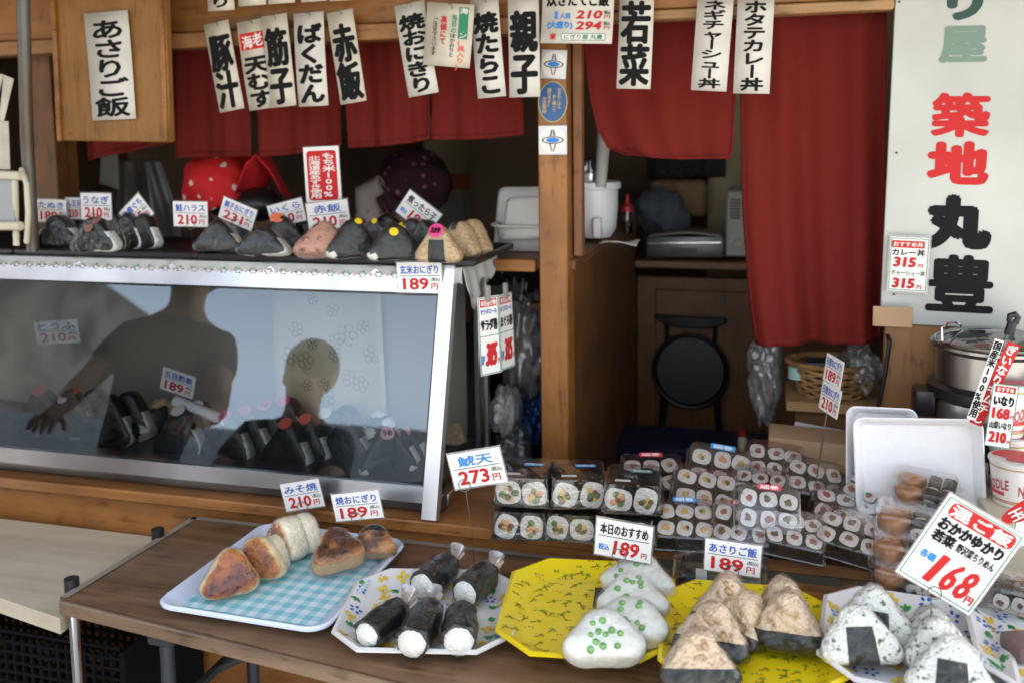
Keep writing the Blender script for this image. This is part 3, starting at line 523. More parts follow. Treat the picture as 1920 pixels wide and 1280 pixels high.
# ------------------------------------------------------------------ price cards
def sleeve(mb, w_, h_, k=.06): mb.box((0, 0, -.0012), (w_+k*h_*1.2, h_+k*h_*1.6, .0006), bev=0)
def price(c, Y, title, num, label, tcol=B_, small=(), stem=None, slv=True, off=0, group='price cards on the goods', tb=.03, nb=.05, style=0):
    mw, w_, h_ = rect_px(c, Y); t = thing('price_card', label, 'price card', mat=mw, group=group)
    MB().box((0, 0, -.0004), (w_, h_, .0008), bev=0).build('card', PAPER, t, smooth=0)
    if slv: mb = MB(); sleeve(mb, w_, h_); mb.build('laminate', SLEEVE, t, smooth=0)
    mb = MB(); put(mb, title, 0, h_*.25, w_*(.86 if len(title) > 2 else .66), h_*.3, tcol, tb, z=.0004); bar(mb, 0, h_*.045, w_*.9, h_*.018, K_, .0003)
    if style == 1: put(mb, '税込', -w_*.34, -h_*.26, w_*.2, h_*.17, C_, .04, z=.0004); put(mb, num, w_*.06, -h_*.23, w_*.46, h_*.4, R_, nb, z=.0004, slant=.1); put(mb, '円', w_*.38, -h_*.33, w_*.1, h_*.15, R_, z=.0004)
    else:
        put(mb, num, -w_*.09, -h_*.22, w_*.58, h_*.4, R_, nb, z=.0004)
        put(mb, '円', w_*.33, -h_*.31, w_*.15, h_*.2, R_, .03, z=.0004); put(mb, '(税込)', w_*.36, -h_*.09, w_*.2, h_*.15, K_, .01, z=.0004)
    mb.build('lettering', INKS, t, smooth=0)
    if stem:  # wire ring gripping the foot of the card, its stem stuck in the goods below
        sx, sy, sz = stem if len(stem) == 3 else (*stem, Y)
        q = mw.inverted() @ (at(sx, sy, sz))
        x0 = q.x*.6; b = MB(); r = min(.011, h_*.2)
        b.tube([(x0+r*math.cos(RAD(a)), -h_*.42+r*math.sin(RAD(a)), .0016) for a in range(0, 360, 24)], .0007, 0, 6, closed=True)
        b.tube([(x0, -h_*.42-r, .0016), (x0*.6+q.x*.4, (-h_*.42-r)*.5+q.y*.5, q.z*.5), (q.x, q.y, q.z)], .0007, 0, 6)
        b.build('wire_clip', WIRE, t)
    return t
# ------------------------------------------------------------------ onigiri
ANG = [RAD(90), RAD(210), RAD(330)]
def oni_pt(a, b, w_, h_, t_, p=2.6, e=.45):
    s = sum(max(0, math.cos(a-(x+math.pi)))**p for x in ANG)**(-1/p)     # rounded triangle, apex up
    V = 2**(1-1/p); fx = .5/(.866*V); fz = 1/(1+V)
    cb, sb = math.cos(b), math.sin(b); r = s*(abs(cb)**e); y = math.copysign(abs(sb)**e, sb)
    return Vector((r*math.cos(a)*w_*fx, y*t_/2, r*math.sin(a)*fz*h_+h_*fz))
def oni_geo(w_, h_, t_, seed, low=.007, *a_, **k_): return _oni_geo(w_, h_, t_, seed, *a_, low=low, **k_)
def _oni_geo(w_, h_, t_, seed, bump=.0016, off=0, keep=None, p=2.6, e=.45, na=60, nb=30, bs=70, crk=0, low=.007):
    vs = []; fs = []; o = Vector((seed*3.1, seed*1.7, seed*.9))
    for j in range(nb+1):
        b = -math.pi/2+math.pi*j/nb; b = math.copysign(abs(b)**1.0, b)
        for i in range(na):
            a = 2*math.pi*i/na; q = oni_pt(a, b, w_, h_, t_, p, e)
            n = Vector((math.cos(a)*math.cos(b), math.sin(b), math.sin(a)*math.cos(b)))
            d = bump*(noise.noise(q*bs+o)+.6*noise.noise(q*bs*2.3+o)) + low*(w_/.1)*noise.noise(q*17+o) + off
            if crk: d += crk*abs(noise.noise(q*45+o*2))
            q = q+n*d; q.z = max(q.z, .0005 if not off else .0)
            vs.append(q)
    for j in range(nb):
        for i in range(na):
            f = (j*na+i, (j+1)*na+i, (j+1)*na+(i+1) % na, j*na+(i+1) % na)
            if keep:
                c = (vs[f[0]]+vs[f[1]]+vs[f[2]]+vs[f[3]])/4
                if not keep(c.x/w_, c.y/t_, c.z/h_): continue
            fs.append(f)
    used = sorted({i for f in fs for i in f}); ix = {k: n for n, k in enumerate(used)}
    return [vs[i] for i in used], [tuple(ix[i] for i in f) for f in fs]
WRAP = lambda x, y, z: not (abs(y) < .42 and x > .04 and z < .6) and not (abs(y) < .30 and x < -.2 and z < .3)
FACEWRAP = lambda x, y, z: z > .1 and not (x > .24 and z < .42)
ALLWRAP = lambda x, y, z: not (abs(x) > .36 and z < .2)
BAND = [(0, 0, 1, .36)]                                          # half spaces (in shares of width, thickness, height) the nori keeps to
PATCH = [(1, 0, .06, .21), (-1, 0, .04, .19), (0, 0, 1, .62), (0, 1, 0, .32)]
def cut(vs, fs, planes, w_, h_, t_):
    me = bpy.data.meshes.new('c'); me.from_pydata(vs, [], fs); b = bmesh.new(); b.from_mesh(me); bpy.data.meshes.remove(me)
    for nx, ny, nz, d in planes:
        no = Vector((nx/w_, ny/t_, nz/h_)); co = no*(d/no.length_squared); bmesh.ops.bisect_plane(b, geom=b.verts[:]+b.edges[:]+b.faces[:], plane_co=co, plane_no=no, clear_outer=True)
    b.verts.index_update(); r = ([v.co.copy() for v in b.verts], [tuple(v.index for v in f.verts) for f in b.faces]); b.free(); return r
def disc(mb, pos, n, r, mi=0, k=16):
    n = Vector(n).normalized(); a = n.orthogonal().normalized(); b = n.cross(a); pos = Vector(pos)
    vs = [pos+n*.0012] + [pos+(a*math.cos(2*math.pi*i/k)+b*math.sin(2*math.pi*i/k))*r for i in range(k)]
    mb.add(vs, [(0, 1+i, 1+(i+1) % k) for i in range(k)], mi)
_seed = [0]
def oni(label, mat, foot, z, wpx, hpx, t=.045, yaw=0, lean=15, roll=0, keep=None, film=True, stick=None, peas=0, group=None, p=2.05, e=.42, name='rice_ball', dep=None, grow=1.0, na=60, nb=30, low=.007, bump=.0016, speck=None, ribbon=None, clams=0):
    """a rice ball whose foot is at photo pixel FOOT on the level z; wpx x hpx its size in photo pixels; lean: degrees tipped back"""
    q = at(foot[0], foot[1], dep) if dep else atz(foot[0], foot[1], z)
    k = ppm(q); w_ = wpx/k*grow; h_ = hpx/k*grow; _seed[0] += 1; sd = _seed[0]
    base_yaw = math.atan2(q.x, q.y)*-1
    Mx = Matrix.Translation(q) @ Matrix.Rotation(base_yaw+RAD(yaw), 4, 'Z') @ Matrix.Rotation(RAD(-lean), 4, 'X') @ Matrix.Rotation(RAD(roll), 4, 'Y')
    lift = (t/2)*math.sin(RAD(abs(lean)))*.75
    Mx = Matrix.Translation((0, 0, lift)) @ Mx
    o = thing(name, label, 'rice ball', mat=Mx, group=group)
    vs, fs = oni_geo(w_, h_, t, sd, low, bump, p=p, e=e, na=na, nb=nb); MB().add(vs, fs).build('rice', mat, o, smooth=75)
    if keep:
        pl = keep if isinstance(keep, list) else None; v2, f2 = oni_geo(w_, h_, t, sd, low, bump, off=.0010, keep=None if pl else keep, p=p, e=e, na=na, nb=nb)
        if pl: v2, f2 = cut(v2, f2, pl, w_, h_, t)
        MB().add(v2, f2).build('nori', NORI, o, smooth=70)
    if film:
        v2, f2 = oni_geo(w_, h_, t, sd, low, .001, off=.0022, p=p, e=e, crk=.0035, na=36, nb=16); MB().add(v2, f2).build('film_wrap', FILM, o, smooth=70)
    def surf(sx, sz, sy=-1):   # the front surface point nearest (sx*w, sz*h)
        best = min(vs, key=lambda v: (v.x-sx*w_)**2+(v.z-sz*h_)**2+(.000 if v.y*sy > 0 else 1))
        c = Vector((0, 0, h_*.37)); n = (best-c); n = Vector((n.x*.4, n.y*1.5+sy*.02, n.z*.75)); return best, n.normalized()
    if stick:
        for sx, sz, r, m, txt in stick:
            mb = MB(); b, n = surf(sx, sz); disc(mb, b+n*.003, n, r*w_, 0); so_ = mb.build('sticker', m, o, smooth=0)
            if txt:
                mb = MB(); put(mb, txt, 0, 0, r*w_*1.3, r*w_*.9, 0, .05, z=0)
                zx = n; xx = Vector((0, 0, 1)).cross(zx).normalized() if abs(n.z) < .95 else Vector((1, 0, 0)); yy = zx.cross(xx)
                T = Matrix(((xx.x, yy.x, zx.x, 0), (xx.y, yy.y, zx.y, 0), (xx.z, yy.z, zx.z, 0), (0, 0, 0, 1))); T.translation = b+n*.0046
                m2 = MB(); m2.add(mb.v, mb.f, 0, T); m2.build('lettering', INK, so_, smooth=0)
    for i in range(peas):
        a = rnd.uniform(-.33, .33); c = rnd.uniform(.12, .8); a *= (1-c*.75)
        b, n = surf(a, c, -1 if i % 4 else 1); q_ = rnd.uniform(.0044, .006); MB().ell(b-n*.0016, (q_, q_, q_*.9), 0, n=12, k=7).build('green_pea', PEA, o)
    for i in range(clams):
        a = rnd.uniform(-.3, .3); c = rnd.uniform(.4, .85); a *= (1.1-c); b, n = surf(a, c, -1 if i % 3 else 1); rr2 = rnd.uniform(.003, .0058)
        mb = MB(); mb.ell((0, 0, 0), (rr2*1.4, rr2*.8, rr2), n=12, k=8); mb.v = [tuple(Vector(v)*(1+.4*noise.noise(Vector(v)*260+b*99))) for v in mb.v]; mb.add([], []); mb.build('clam', CLAM, o, smooth=70, mw=None).matrix_local = Matrix.Translation(b-n*.0024) @ Matrix.Rotation(rnd.random()*3, 4, 'Y')
    if ribbon:
        mb = MB(); b, n = surf(0, .62); mb.box(b, (.02*w_/.1, .03, .03), bev=.002); mb.build('paper_tab', ribbon, o)
    return o
# ------------------------------------------------------------------ glass case
Zb = ZC; cx1 = -.607; cx0 = -2.35
Yf0, Yf1, Ybk = 1.640, 1.752, 1.975              # front at the foot, front at the top, back
zg0 = at(780, 908, 1.652).z; zg1 = at(800, 549, 1.745).z; zt = at(800, 505, 1.752).z
case = thing('glass_case', 'long glass display case with bright aluminium frame, filled with rice balls', 'display case', (0, 0, 0))
def yfr(z): return Yf0+(Yf1-Yf0)*(z-zg0)/(zg1-zg0)
L_ = cx1-cx0; xm = (cx0+cx1)/2
MB().box((xm, (Yf0+Ybk)/2+.004, (Zb+zg0-.02)/2), (L_-.01, Ybk-Yf0-.02, zg0-.02-Zb), bev=.003).build('plinth', M('plinth_steel', (.2, .2, .2), .25, .8, var=.3, vs=6), case)
def sec(mb, y0, z0, y1, z1, th, mi=0, x0=cx0, x1=cx1): # bar along the case with its section slanted along the glass
    d = Vector((0, y1-y0, z1-z0)).normalized(); n = Vector((0, -d.z, d.y))
    P = [Vector((0, y0, z0)), Vector((0, y1, z1))]; q = [P[0], P[1], P[1]-n*-th, P[0]-n*-th]
    mb.add([(x0, v.y, v.z) for v in q]+[(x1, v.y, v.z) for v in q], [(0, 1, 2, 3), (7, 6, 5, 4), (0, 4, 5, 1), (1, 5, 6, 2), (2, 6, 7, 3), (3, 7, 4, 0)], mi)
mb = MB(); sec(mb, yfr(zg0-.026), zg0-.026, yfr(zg0+.003), zg0+.003, .016, x1=cx1-.031); mb.build('bottom_rail', ALU, case, smooth=0)
mb = MB(); sec(mb, yfr(zg1-.004), zg1-.004, yfr(zt), zt, .018, x1=cx1-.031); mb.build('top_rail', ALU, case, smooth=0)
for zz in (zg1+.002, zg1+.017, zt-.003): mb = MB(); sec(mb, yfr(zz)-.0016, zz, yfr(zz+.0022)-.0016, zz+.0022, .002, x1=cx1-.031); mb.build('rail_groove', BLACKP, case, smooth=0)
for zz in (zg0-.008, zg0-.024): mb = MB(); sec(mb, yfr(zz)-.0016, zz, yfr(zz+.002)-.0016, zz+.002, .002, x1=cx1-.031); mb.build('rail_groove', BLACKP, case, smooth=0)
mb = MB(); sec(mb, yfr(Zb)+.004, Zb, yfr(zt+.004), zt+.004, .022, x0=cx1-.030, x1=cx1); mb.build('corner_post', M('sky_glare_post', (.8, .8, .81), .3, .8, var=.12, vs=7, bump=.1, bs=20), case, smooth=0)  # paler than the other frame bars: sky glare put into its colour
mb = MB(); sec(mb, yfr(zg0), zg0, yfr(zg1), zg1, .006, x0=cx1-.038, x1=cx1-.031); mb.build('glazing_bead', BLACKP, case, smooth=0)
gy = .004
mb = MB(); mb.add([(cx0, yfr(zg0)+gy, zg0), (cx1-.03, yfr(zg0)+gy, zg0), (cx1-.03, yfr(zg1)+gy, zg1), (cx0, yfr(zg1)+gy, zg1)], [(0, 1, 2, 3)]); mb.build('front_glass', GLASS, case, smooth=0)
mb = MB(); mb.add([(cx1-.006, yfr(zg0)+.03, Zb+.03), (cx1-.006, Ybk-.02, Zb+.03), (cx1-.006, Ybk-.02, zg1), (cx1-.006, yfr(zg1)+.02, zg1)], [(0, 1, 2, 3)]); mb.build('side_glass', SIDEGLASS, case, smooth=0)
MB().box((cx1-.012, Ybk-.008, (Zb+zt)/2), (.022, .018, zt-Zb), bev=.002).build('rear_post', STEEL, case)
MB().box((cx1-.012, Ybk-.055, (Zb+zt)/2-.01), (.012, .012, zt-Zb-.06), bev=.002).build('door_rail', STEEL, case)
MB().box((cx1-.012, (Yf0+Ybk)/2+.015, Zb+.014), (.02, Ybk-Yf0-.06, .026), bev=.002).build('side_rail', STEEL, case)
MB().box((xm, (Yf1+Ybk)/2+.012, zt-.015), (L_-.06, Ybk-Yf1-.03, .004), bev=.001).build('bounce_ceiling', WHITEP, case)  # white liner added to bounce light onto the rice balls inside
MB().box((xm, (Yf1+Ybk)/2+.01, zt-.006), (L_, Ybk-Yf1+.01, .012), bev=.002).build('case_top', STEEL, case)
zfl = zg0-.012
MB().box((xm, (Yf0+Ybk)/2+.015, zfl), (L_-.04, Ybk-Yf0-.05, .008), bev=.001).build('case_floor', M('case_floor', (.06, .06, .065), .3), case)
MB().box((xm-.02, Ybk-.006, (zfl+zt)/2-.01), (L_-.07, .006, zt-zfl-.04), bev=.001).build('rear_door', M('rear_door_dark', (.3, .26, .21), .4), case)
# cream sheet with line drawn blossoms at the back of the case
q0 = at(510, 590, Ybk-.025); q1 = at(720, 590, Ybk-.025)
sh = thing('patterned_sheet', 'cream sheet with outlined blossoms hanging inside the glass case', 'sheet', ((q0.x+q1.x)/2, Ybk-.025, zfl+.005))
W2 = (q1.x-q0.x)/2; H2 = zg1-.03-zfl
MB().grid(lambda u, v: ((u-.5)*2*W2, .006*math.sin(9*u+2*v)-.01*v, v*H2), 16, 8).build('sheet', M('cream_sheet', (.55, .47, .33), .6, var=.06, vs=8), sh, smooth=80, solid=.0006)
mb = MB()
for k in range(16):
    u, v = rnd.uniform(.06, .94), rnd.uniform(.2, .92); r = rnd.uniform(.008, .016); a0 = rnd.random()*6
    for i in range(5):
        a = a0+i*1.2566; ce = Vector(((u-.5)*2*W2+r*math.cos(a), 0, v*H2+r*math.sin(a)))
        ring = [(ce.x+r*.62*math.cos(t*.7854), .006*math.sin(9*u+2*v)-.01*v-.003, ce.z+r*.62*math.sin(t*.7854)) for t in range(8)]
        mb.tube(ring, .0005, 0, 4, closed=True)
mb.build('blossom_print', M('print_grey', (.1, .09, .08), .7), sh, smooth=0)
# lace strip over the top edge
zl = zt+.005
def lace(u, v):
    x = cx0+(cx1+.015-cx0)*u; wob = .006*noise.noise(Vector((x*4, 1, 0)))
    if v < .3: return (x, Yf1+.10-.10*v/.3, zl+.001)
    t_ = (v-.3)/.7; sc = .004*abs(math.sin(x*math.pi/.036)); bump_ = .016*max(0, math.cos((x+1.02)*26))**10
    return (x, Yf1-.004-.004*math.sin(t_*3)+wob*.4*t_, zl-(.029+wob-bump_*1.5+.0045*abs(math.sin(x*math.pi/.03)))*t_)
lc = thing('lace_strip', 'white scalloped lace vinyl draped along the top edge of the glass case', 'lace cloth', (0, 0, 0))
MB().grid(lace, 420, 10).build('front_drop', LACE, lc, smooth=60, solid=.0006)
def lace2(u, v):
    y = Yf1+.005+(Ybk+.02-Yf1)*u; d = .04+.05*max(0, 1-abs(u-.22)/.25)+.01*math.sin(u*40)
    return (cx1+.012+.006*math.sin(u*28)*v+.01*v, y, zl+.001-d*v)
MB().grid(lace2, 40, 8).build('side_drop', LACE, lc, smooth=60, solid=.0006)
mb = MB()
for k in range(46):
    x = cx1-.02-.036*k; y = Yf1-.0085; z = zl-.017+.006*noise.noise(Vector((x*4, 1, 0)))*.3
    for i in range(6): a = i*math.pi/3; mb.add([(x+.0075*math.cos(a)+.0032*math.cos(a+s), y-.0015, z+.0055*math.sin(a)+.0024*math.sin(a+s)) for s in (0, 1.57, 3.14, 4.71)], [(0, 1, 2, 3)], (k+i) % 3)
    mb.add([(x+.018+.004*math.cos(t*.785), y-.0015, z+.004*math.sin(t*.785)) for t in range(8)], [tuple(range(8))], 3)
mb.build('flower_print', [M('lace_dark', (.07, .1, .06), .6), M('lace_green', (.25, .38, .2), .6), M('lace_eye', (.3, .25, .22), .6), M('lace_pink', (.62, .42, .45), .6)], lc, smooth=0)
# black trays on the case
ZP = zl+.003; ZTR = ZP+.010
def tray(x0, x1, label, yfront=1.765):
    t = thing('black_tray', label, 'tray', ((x0+x1)/2, (yfront+Ybk)/2+.03, ZP), group='black trays on the glass case')
    a, b = (x1-x0)/2, (Ybk-yfront)/2+.04; m_ = MB()
    m_.box((0, 0, .004), (2*a-.012, 2*b-.012, .006), bev=.002)
    for s in (-1, 1): m_.box((0, s*(b-.005), .007), (2*a, .01, .014), bev=.003); m_.box((s*(a-.005), 0, .007), (.0098, 2*b-.0202, .0138), bev=.003)
    m_.build('tray', BLACKP, t)
xs = at(385, 480, 1.78).x
tray(cx0+.1, at(40, 470, 1.78).x-.004, 'black tray at the far left end of the case top'); tray(at(40, 470, 1.78).x, xs-.004, 'black tray under the left cluster of rice balls'); tray(xs, cx1+.04, 'black tray under the right hand rice balls with yellow stickers', 1.758)
BRN = M('sticker_brown', (.2, .08, .05), .5); YEL = M('sticker_yellow', (.85, .6, .02), .4); PNK = M('sticker_pink', (.72, .06, .24), .4); ORG = M('sticker_orange', (.85, .22, .1), .4); PPK = M('sticker_pale_pink', (.75, .36, .4), .4); WHS = M('sticker_white', (.75, .73, .68), .4); RDS = M('sticker_red', (.7, .12, .08), .4)
GT = 'rice balls on top of the glass case'
o_ = lambda lb, m, f, z, w_, h_, **k: oni(lb, m, f, z, w_*1.02, h_*1.0, **{**dict(group=GT, bump=.0007, p=2.35, low=.0035), **k})
o_('nori rice ball with salmon showing, under the leftmost price card', RICE, (112, 466), ZTR, 84, 62, yaw=-30, lean=5, keep=WRAP)
o_('nori rice ball half hidden at the back of the left tray, between cards', RICE, (148, 460), ZTR, 60, 62, dep=1.90, yaw=-35, lean=5, keep=WRAP)
o_('nori rice ball with two brown labels, front of the left cluster', RICE, (182, 474), ZTR, 88, 66, yaw=-34, lean=4, keep=WRAP, stick=[(-.05, .72, .1, BRN, None), (.12, .9, .09, BRN, None)])
for k, (x, lb) in enumerate(((216, 'first of three thin leaning nori rice balls behind the brown labelled one'), (243, 'second of three thin leaning nori rice balls under the steep price card'), (271, 'last of three thin leaning nori rice balls, nearest the bare end of the tray'))):
    o_(lb, RICE, (x, 470-k), ZTR, 76, 68, t=.034, yaw=-48, lean=6, keep=WRAP, dep=1.84)
o_('wide low nori rice ball beside the salmon harasu card', RICE, (412, 476), ZTR, 90, 58, yaw=-22, lean=10, keep=WRAP)
o_('nori rice ball with an orange label on top, under the ikura card', RICE, (531, 478), ZTR, 84, 70, yaw=10, lean=8, keep=ALLWRAP, dep=1.86, stick=[(-.1, .95, .15, ORG, None)])
o_('olive dark nori rice ball in front of the orange labelled one', RICE, (494, 484), ZTR, 96, 54, yaw=-24, lean=14, keep=WRAP)
o_('pink sekihan rice ball with dark beans, no nori', SEKI, (606, 488), ZTR, 104, 66, yaw=-10, lean=25, e=.55, t=.05)
o_('black nori rice ball at the back, below the sekihan card', RICE, (728, 470), ZTR, 80, 66, dep=1.95, yaw=15, lean=5, keep=ALLWRAP)
o_('nori rice ball with a yellow dot, behind the leftmost of the yellow dotted ones', RICE, (708, 478), ZTR, 76, 66, dep=1.87, yaw=-20, lean=5, keep=WRAP, stick=[(-.02, .93, .075, YEL, None)])
o_('nori rice ball with a yellow dot, touching the pink sekihan ball', RICE, (662, 487), ZTR, 94, 72, yaw=12, lean=8, keep=ALLWRAP, stick=[(.12, .93, .075, YEL, None)])
o_('nori rice ball behind the front yellow dotted one, under the black titled card', RICE, (774, 474), ZTR, 84, 64, dep=1.90, yaw=-20, lean=5, keep=WRAP, stick=[(-.2, .8, .06, YEL, None)])
o_('frontmost nori rice ball with a big yellow dot on its face', RICE, (742, 491), ZTR, 98, 68, yaw=8, lean=10, keep=ALLWRAP, stick=[(-.02, .76, .085, YEL, None), (.16, .95, .06, YEL, None)])
o_('nori rice ball at the back filling the gap behind the orange labelled one', RICE, (566, 470), ZTR, 70, 66, dep=1.93, yaw=-20, lean=5, keep=WRAP)
o_('small nori rice ball tucked behind the wide low one', RICE, (452, 470), ZTR, 70, 60, dep=1.90, yaw=-26, lean=6, keep=WRAP)
o_('nori rice ball wedged between the yellow dotted ones and the brown ones', RICE, (800, 480), ZTR, 66, 66, dep=1.86, yaw=-30, lean=5, keep=WRAP)
o_('brown rice ball at the end of the row, furthest back', GENMAI, (886, 484), ZTR, 76, 72, dep=1.91, yaw=-38, lean=4, e=.55)
o_('middle brown rice ball with a nori chip on top', GENMAI, (862, 486), ZTR, 78, 72, dep=1.84, yaw=-34, lean=4, e=.55, keep=lambda x, y, z: abs(x+.05) < .08 and z > .75)
o_('front brown rice ball with a nori patch and a pink label', GENMAI, (824, 494), ZTR, 84, 70, yaw=-18, lean=5, e=.55, keep=PATCH, stick=[(-.02, .86, .17, PNK, 'おかか')])
# price cards over the case
GC = 'price cards over the glass case'
pc = lambda *a, **k: price(*a, **{**dict(group=GC), **k})
pc([(124, 371), (152, 372), (158, 410), (124, 412)], 1.86, 'ん五目', '210', 'half covered price card between the tanuki and unagi cards')
pc([(69, 374), (124, 376), (124, 417), (69, 415)], 1.84, 'たぬき', '189', 'price card reading たぬき (tanuki) 189, leftmost on the case', stem=(100, 440, 1.85))
pc([(152, 362), (209, 364), (208, 413), (152, 412)], 1.83, 'うなぎ', '210', 'price card reading うなぎ (unagi) 210, overlapping the half covered card', stem=(180, 440, 1.84))
pc([(218, 404), (259, 364), (288, 399), (256, 434)], 1.85, '牛煮ぐち', '315', 'steeply tilted price card behind the three thin leaning rice balls', stem=(250, 440, 1.86))
pc([(324, 378), (388, 379), (390, 426), (326, 424)], 1.83, '鮭ハラス', '210', 'upright price card reading 鮭ハラス (salmon harasu) 210, standing alone', stem=(365, 462, 1.84))
pc([(423, 370), (485, 397), (468, 432), (406, 406)], 1.85, '親子おにぎり', '231', 'tilted price card reading 親子おにぎり (oyako onigiri) beside the headscarf', stem=(436, 460, 1.86))
pc([(499, 388), (564, 371), (575, 413), (512, 428)], 1.89, 'いくら', '210', 'slightly tilted price card reading いくら (ikura) above the orange label', stem=(532, 450, 1.9))
pc([(573, 383), (650, 374), (658, 425), (580, 434)], 1.86, '赤飯', '210', 'price card reading 赤飯 (sekihan) 210 below the tall red card', stem=(618, 450, 1.86))
pc([(772, 357), (829, 406), (800, 440), (738, 396)], 1.92, '煮ったら子', '189', 'tilted price card with black title 煮ったら子 and blue tax mark', K_, style=1, stem=(772, 450, 1.92))
pc([(743, 492), (827, 492), (830, 547), (747, 549)], 1.735, '玄米おにぎり', '189', 'price card reading 玄米おにぎり (genmai) 189 hung over the case rail')
mw, w_, h_ = rect_px([(569, 277), (635, 274), (640, 378), (574, 380)], 1.90)
t = thing('price_card', 'tall red and white card reading もち米100% above the sekihan card', 'price card', mat=mw, group=GC)
MB().box((0, 0, -.0004), (w_, h_, .0008), bev=0).build('card', PAPER, t, smooth=0); mb = MB(); sleeve(mb, w_, h_, .02); mb.build('laminate', SLEEVE, t, smooth=0)
mb = MB(); bar(mb, 0, -.02*h_, w_*.84, h_*.9, R_, .0003, .008); vput(mb, 'もち米100%', w_*.2, h_*.39, w_*.36, h_*.115, W_, .04, z=.0006); vput(mb, '北海道産あずき使用', -w_*.2, h_*.34, w_*.33, h_*.086, W_, .03, z=.0006); mb.build('lettering', INKS, t, smooth=0)
# two long cards clipped at the right end of the case
for c, Y, lb, tt, sb in (([(894, 560), (934, 553), (940, 697), (903, 705)], [1.74, 1.78, 1.78, 1.74], 'long green edged card reading サラダ巻 (salad roll), nearer of two clipped at the case end', 'サラダ巻', 'サラダ'), ([(933, 555), (957, 548), (969, 684), (941, 694)], [1.80, 1.86, 1.86, 1.80], 'long green edged card reading まぐろ巻 (tuna roll), half behind the salad roll card', 'まぐろ巻', 'まぐろ')):
    mw, w_, h_ = rect_px(c, Y); t = thing('menu_card', lb, 'menu card', mat=mw, group='long cards at the case end')
    MB().box((0, 0, -.0004), (w_, h_, .0008), bev=0).build('card', PAPER, t, smooth=0)
    mb = MB(); frame(mb, w_*.97, h_*.985, .0018, G_, .0003); bar(mb, 0, h_*.42, w_*.8, h_*.1, R_, .0003); put(mb, '本日巻き物', 0, h_*.42, w_*.72, h_*.075, W_, .03, z=.0006); put(mb, sb+'ロール', 0, h_*.31, w_*.8, h_*.07, B_, .03)
    put(mb, tt, 0, h_*.14, w_*.84, h_*.15, K_, .05); bar(mb, 0, 0, w_*.9, h_*.01, G_, .0003); put(mb, '315', w_*.06, -h_*.24, w_*.56, h_*.3, R_, .06, slant=.1); put(mb, '1P', -w_*.36, -h_*.3, w_*.16, h_*.12, B_, .03); put(mb, '円', w_*.41, -h_*.34, w_*.1, h_*.07, R_); mb.build('lettering', INKS, t, smooth=0)
    MB().box((0, h_*.5+.006, .001), (.012, .034, .008), bev=.002).build('clip', M('clip_grey', (.25, .22, .2), .5), t)
# ------------------------------------------------------------------ inside the case
GI = 'rice balls inside the glass case'; ZI = zfl+.005
i_ = lambda *a, **k: oni(*a, **{**dict(group=GI, film=False, bump=.0007, p=2.35, low=.0035), **k})
i_('nori rice ball with an orange red dot, leftmost in the case', RICE, (82, 822), ZI, 102, 92, dep=1.74, yaw=-28, lean=8, keep=WRAP, stick=[(0, .95, .12, RDS, None)])
i_('nori rice ball with a white and red dot, left cluster in the case', RICE, (133, 826), ZI, 100, 96, dep=1.745, yaw=-26, lean=8, keep=WRAP, stick=[(-.1, .8, .09, WHS, None), (.1, .95, .09, RDS, None)])
i_('pale rice ball at the back of the left cluster in the case', GENMAI, (178, 800), ZI, 76, 70, dep=1.86, yaw=-28, lean=8, keep=WRAP)
i_('dark flat nori roll lying alone between the clusters in the case', RICE, (240, 836), ZI, 84, 36, dep=1.74, yaw=8, lean=50, keep=lambda x, y, z: x < .25)
i_('big fried rice ball with a nori band under the price card in the case', GENMAI, (308, 815), ZI, 92, 66, dep=1.83, yaw=12, lean=15, e=.75, keep=lambda x, y, z: -.25 < x < .08 and z < .75)
cols = [(205, 838, [('nori rice ball lying low in the dark part of the case', None, None), ('nori rice ball at the back in the dark part of the case', None, None)]),
        (338, 860, [('nori rice ball with a white ring label, first in the double row', WHS, None), ('nori rice ball with a white ring label, second in the double row', WHS, None)]),
        (428, 868, [('front nori rice ball of the four with pink labels', PNK, 'うめ'), ('second nori rice ball of the four with pink labels', PNK, None), ('third nori rice ball of the four with pink labels', PNK, 'うめ'), ('hindmost nori rice ball of the four with pink labels', PNK, None)]),
        (540, 884, [('front nori rice ball of the row with salmon and white labels', RDS, None), ('second nori rice ball of the row with salmon labels', RDS, None), ('third nori rice ball of the row, white rimmed red label', WHS, None), ('hindmost nori rice ball of the salmon labelled row', None, None)])]
for x, y, its in cols:
    for k in reversed(range(len(its))):
        lb, m, tx = its[k]; dx, dy = 36*k, -12*k
        i_(lb, RICE, (x+dx, y+dy), ZI, 100, 94-3*k, t=.044, dep=1.738+.042*k, yaw=-32, lean=10, keep=WRAP, stick=[(-.02, .93, .13, m, tx)] if m else None)
i_('nori rice ball without label in the gap before the right end group of the case', RICE, (652, 868), ZI, 96, 84, dep=1.80, yaw=-25, lean=8, keep=WRAP)
i_('round ball wrapped in nori with white rice spots, right end of the case', RICE, (712, 842), ZI, 108, 70, dep=1.86, yaw=10, lean=15, e=.9, p=3.5, t=.07, keep=lambda x, y, z: not ((x+.26)**2+(z-.4)**2 < .028) and not ((x-.16)**2+(z-.62)**2 < .02) and z < .8)
i_('nori rice ball with a pink label, hindmost of three by the case right post', RICE, (765, 872), ZI, 82, 70, dep=1.84, yaw=-20, lean=8, keep=WRAP, stick=[(0, .9, .13, PPK, None)])
i_('nori rice ball with a pink label, middle of three by the case right post', RICE, (746, 880), ZI, 82, 74, dep=1.79, yaw=-18, lean=8, keep=WRAP, stick=[(0, .9, .13, PPK, None)])
i_('nori rice ball with a pink label, front of three by the case right post', RICE, (728, 895), ZI, 104, 92, dep=1.735, yaw=6, lean=10, keep=ALLWRAP, stick=[(.0, .88, .13, PPK, 'うめ')])
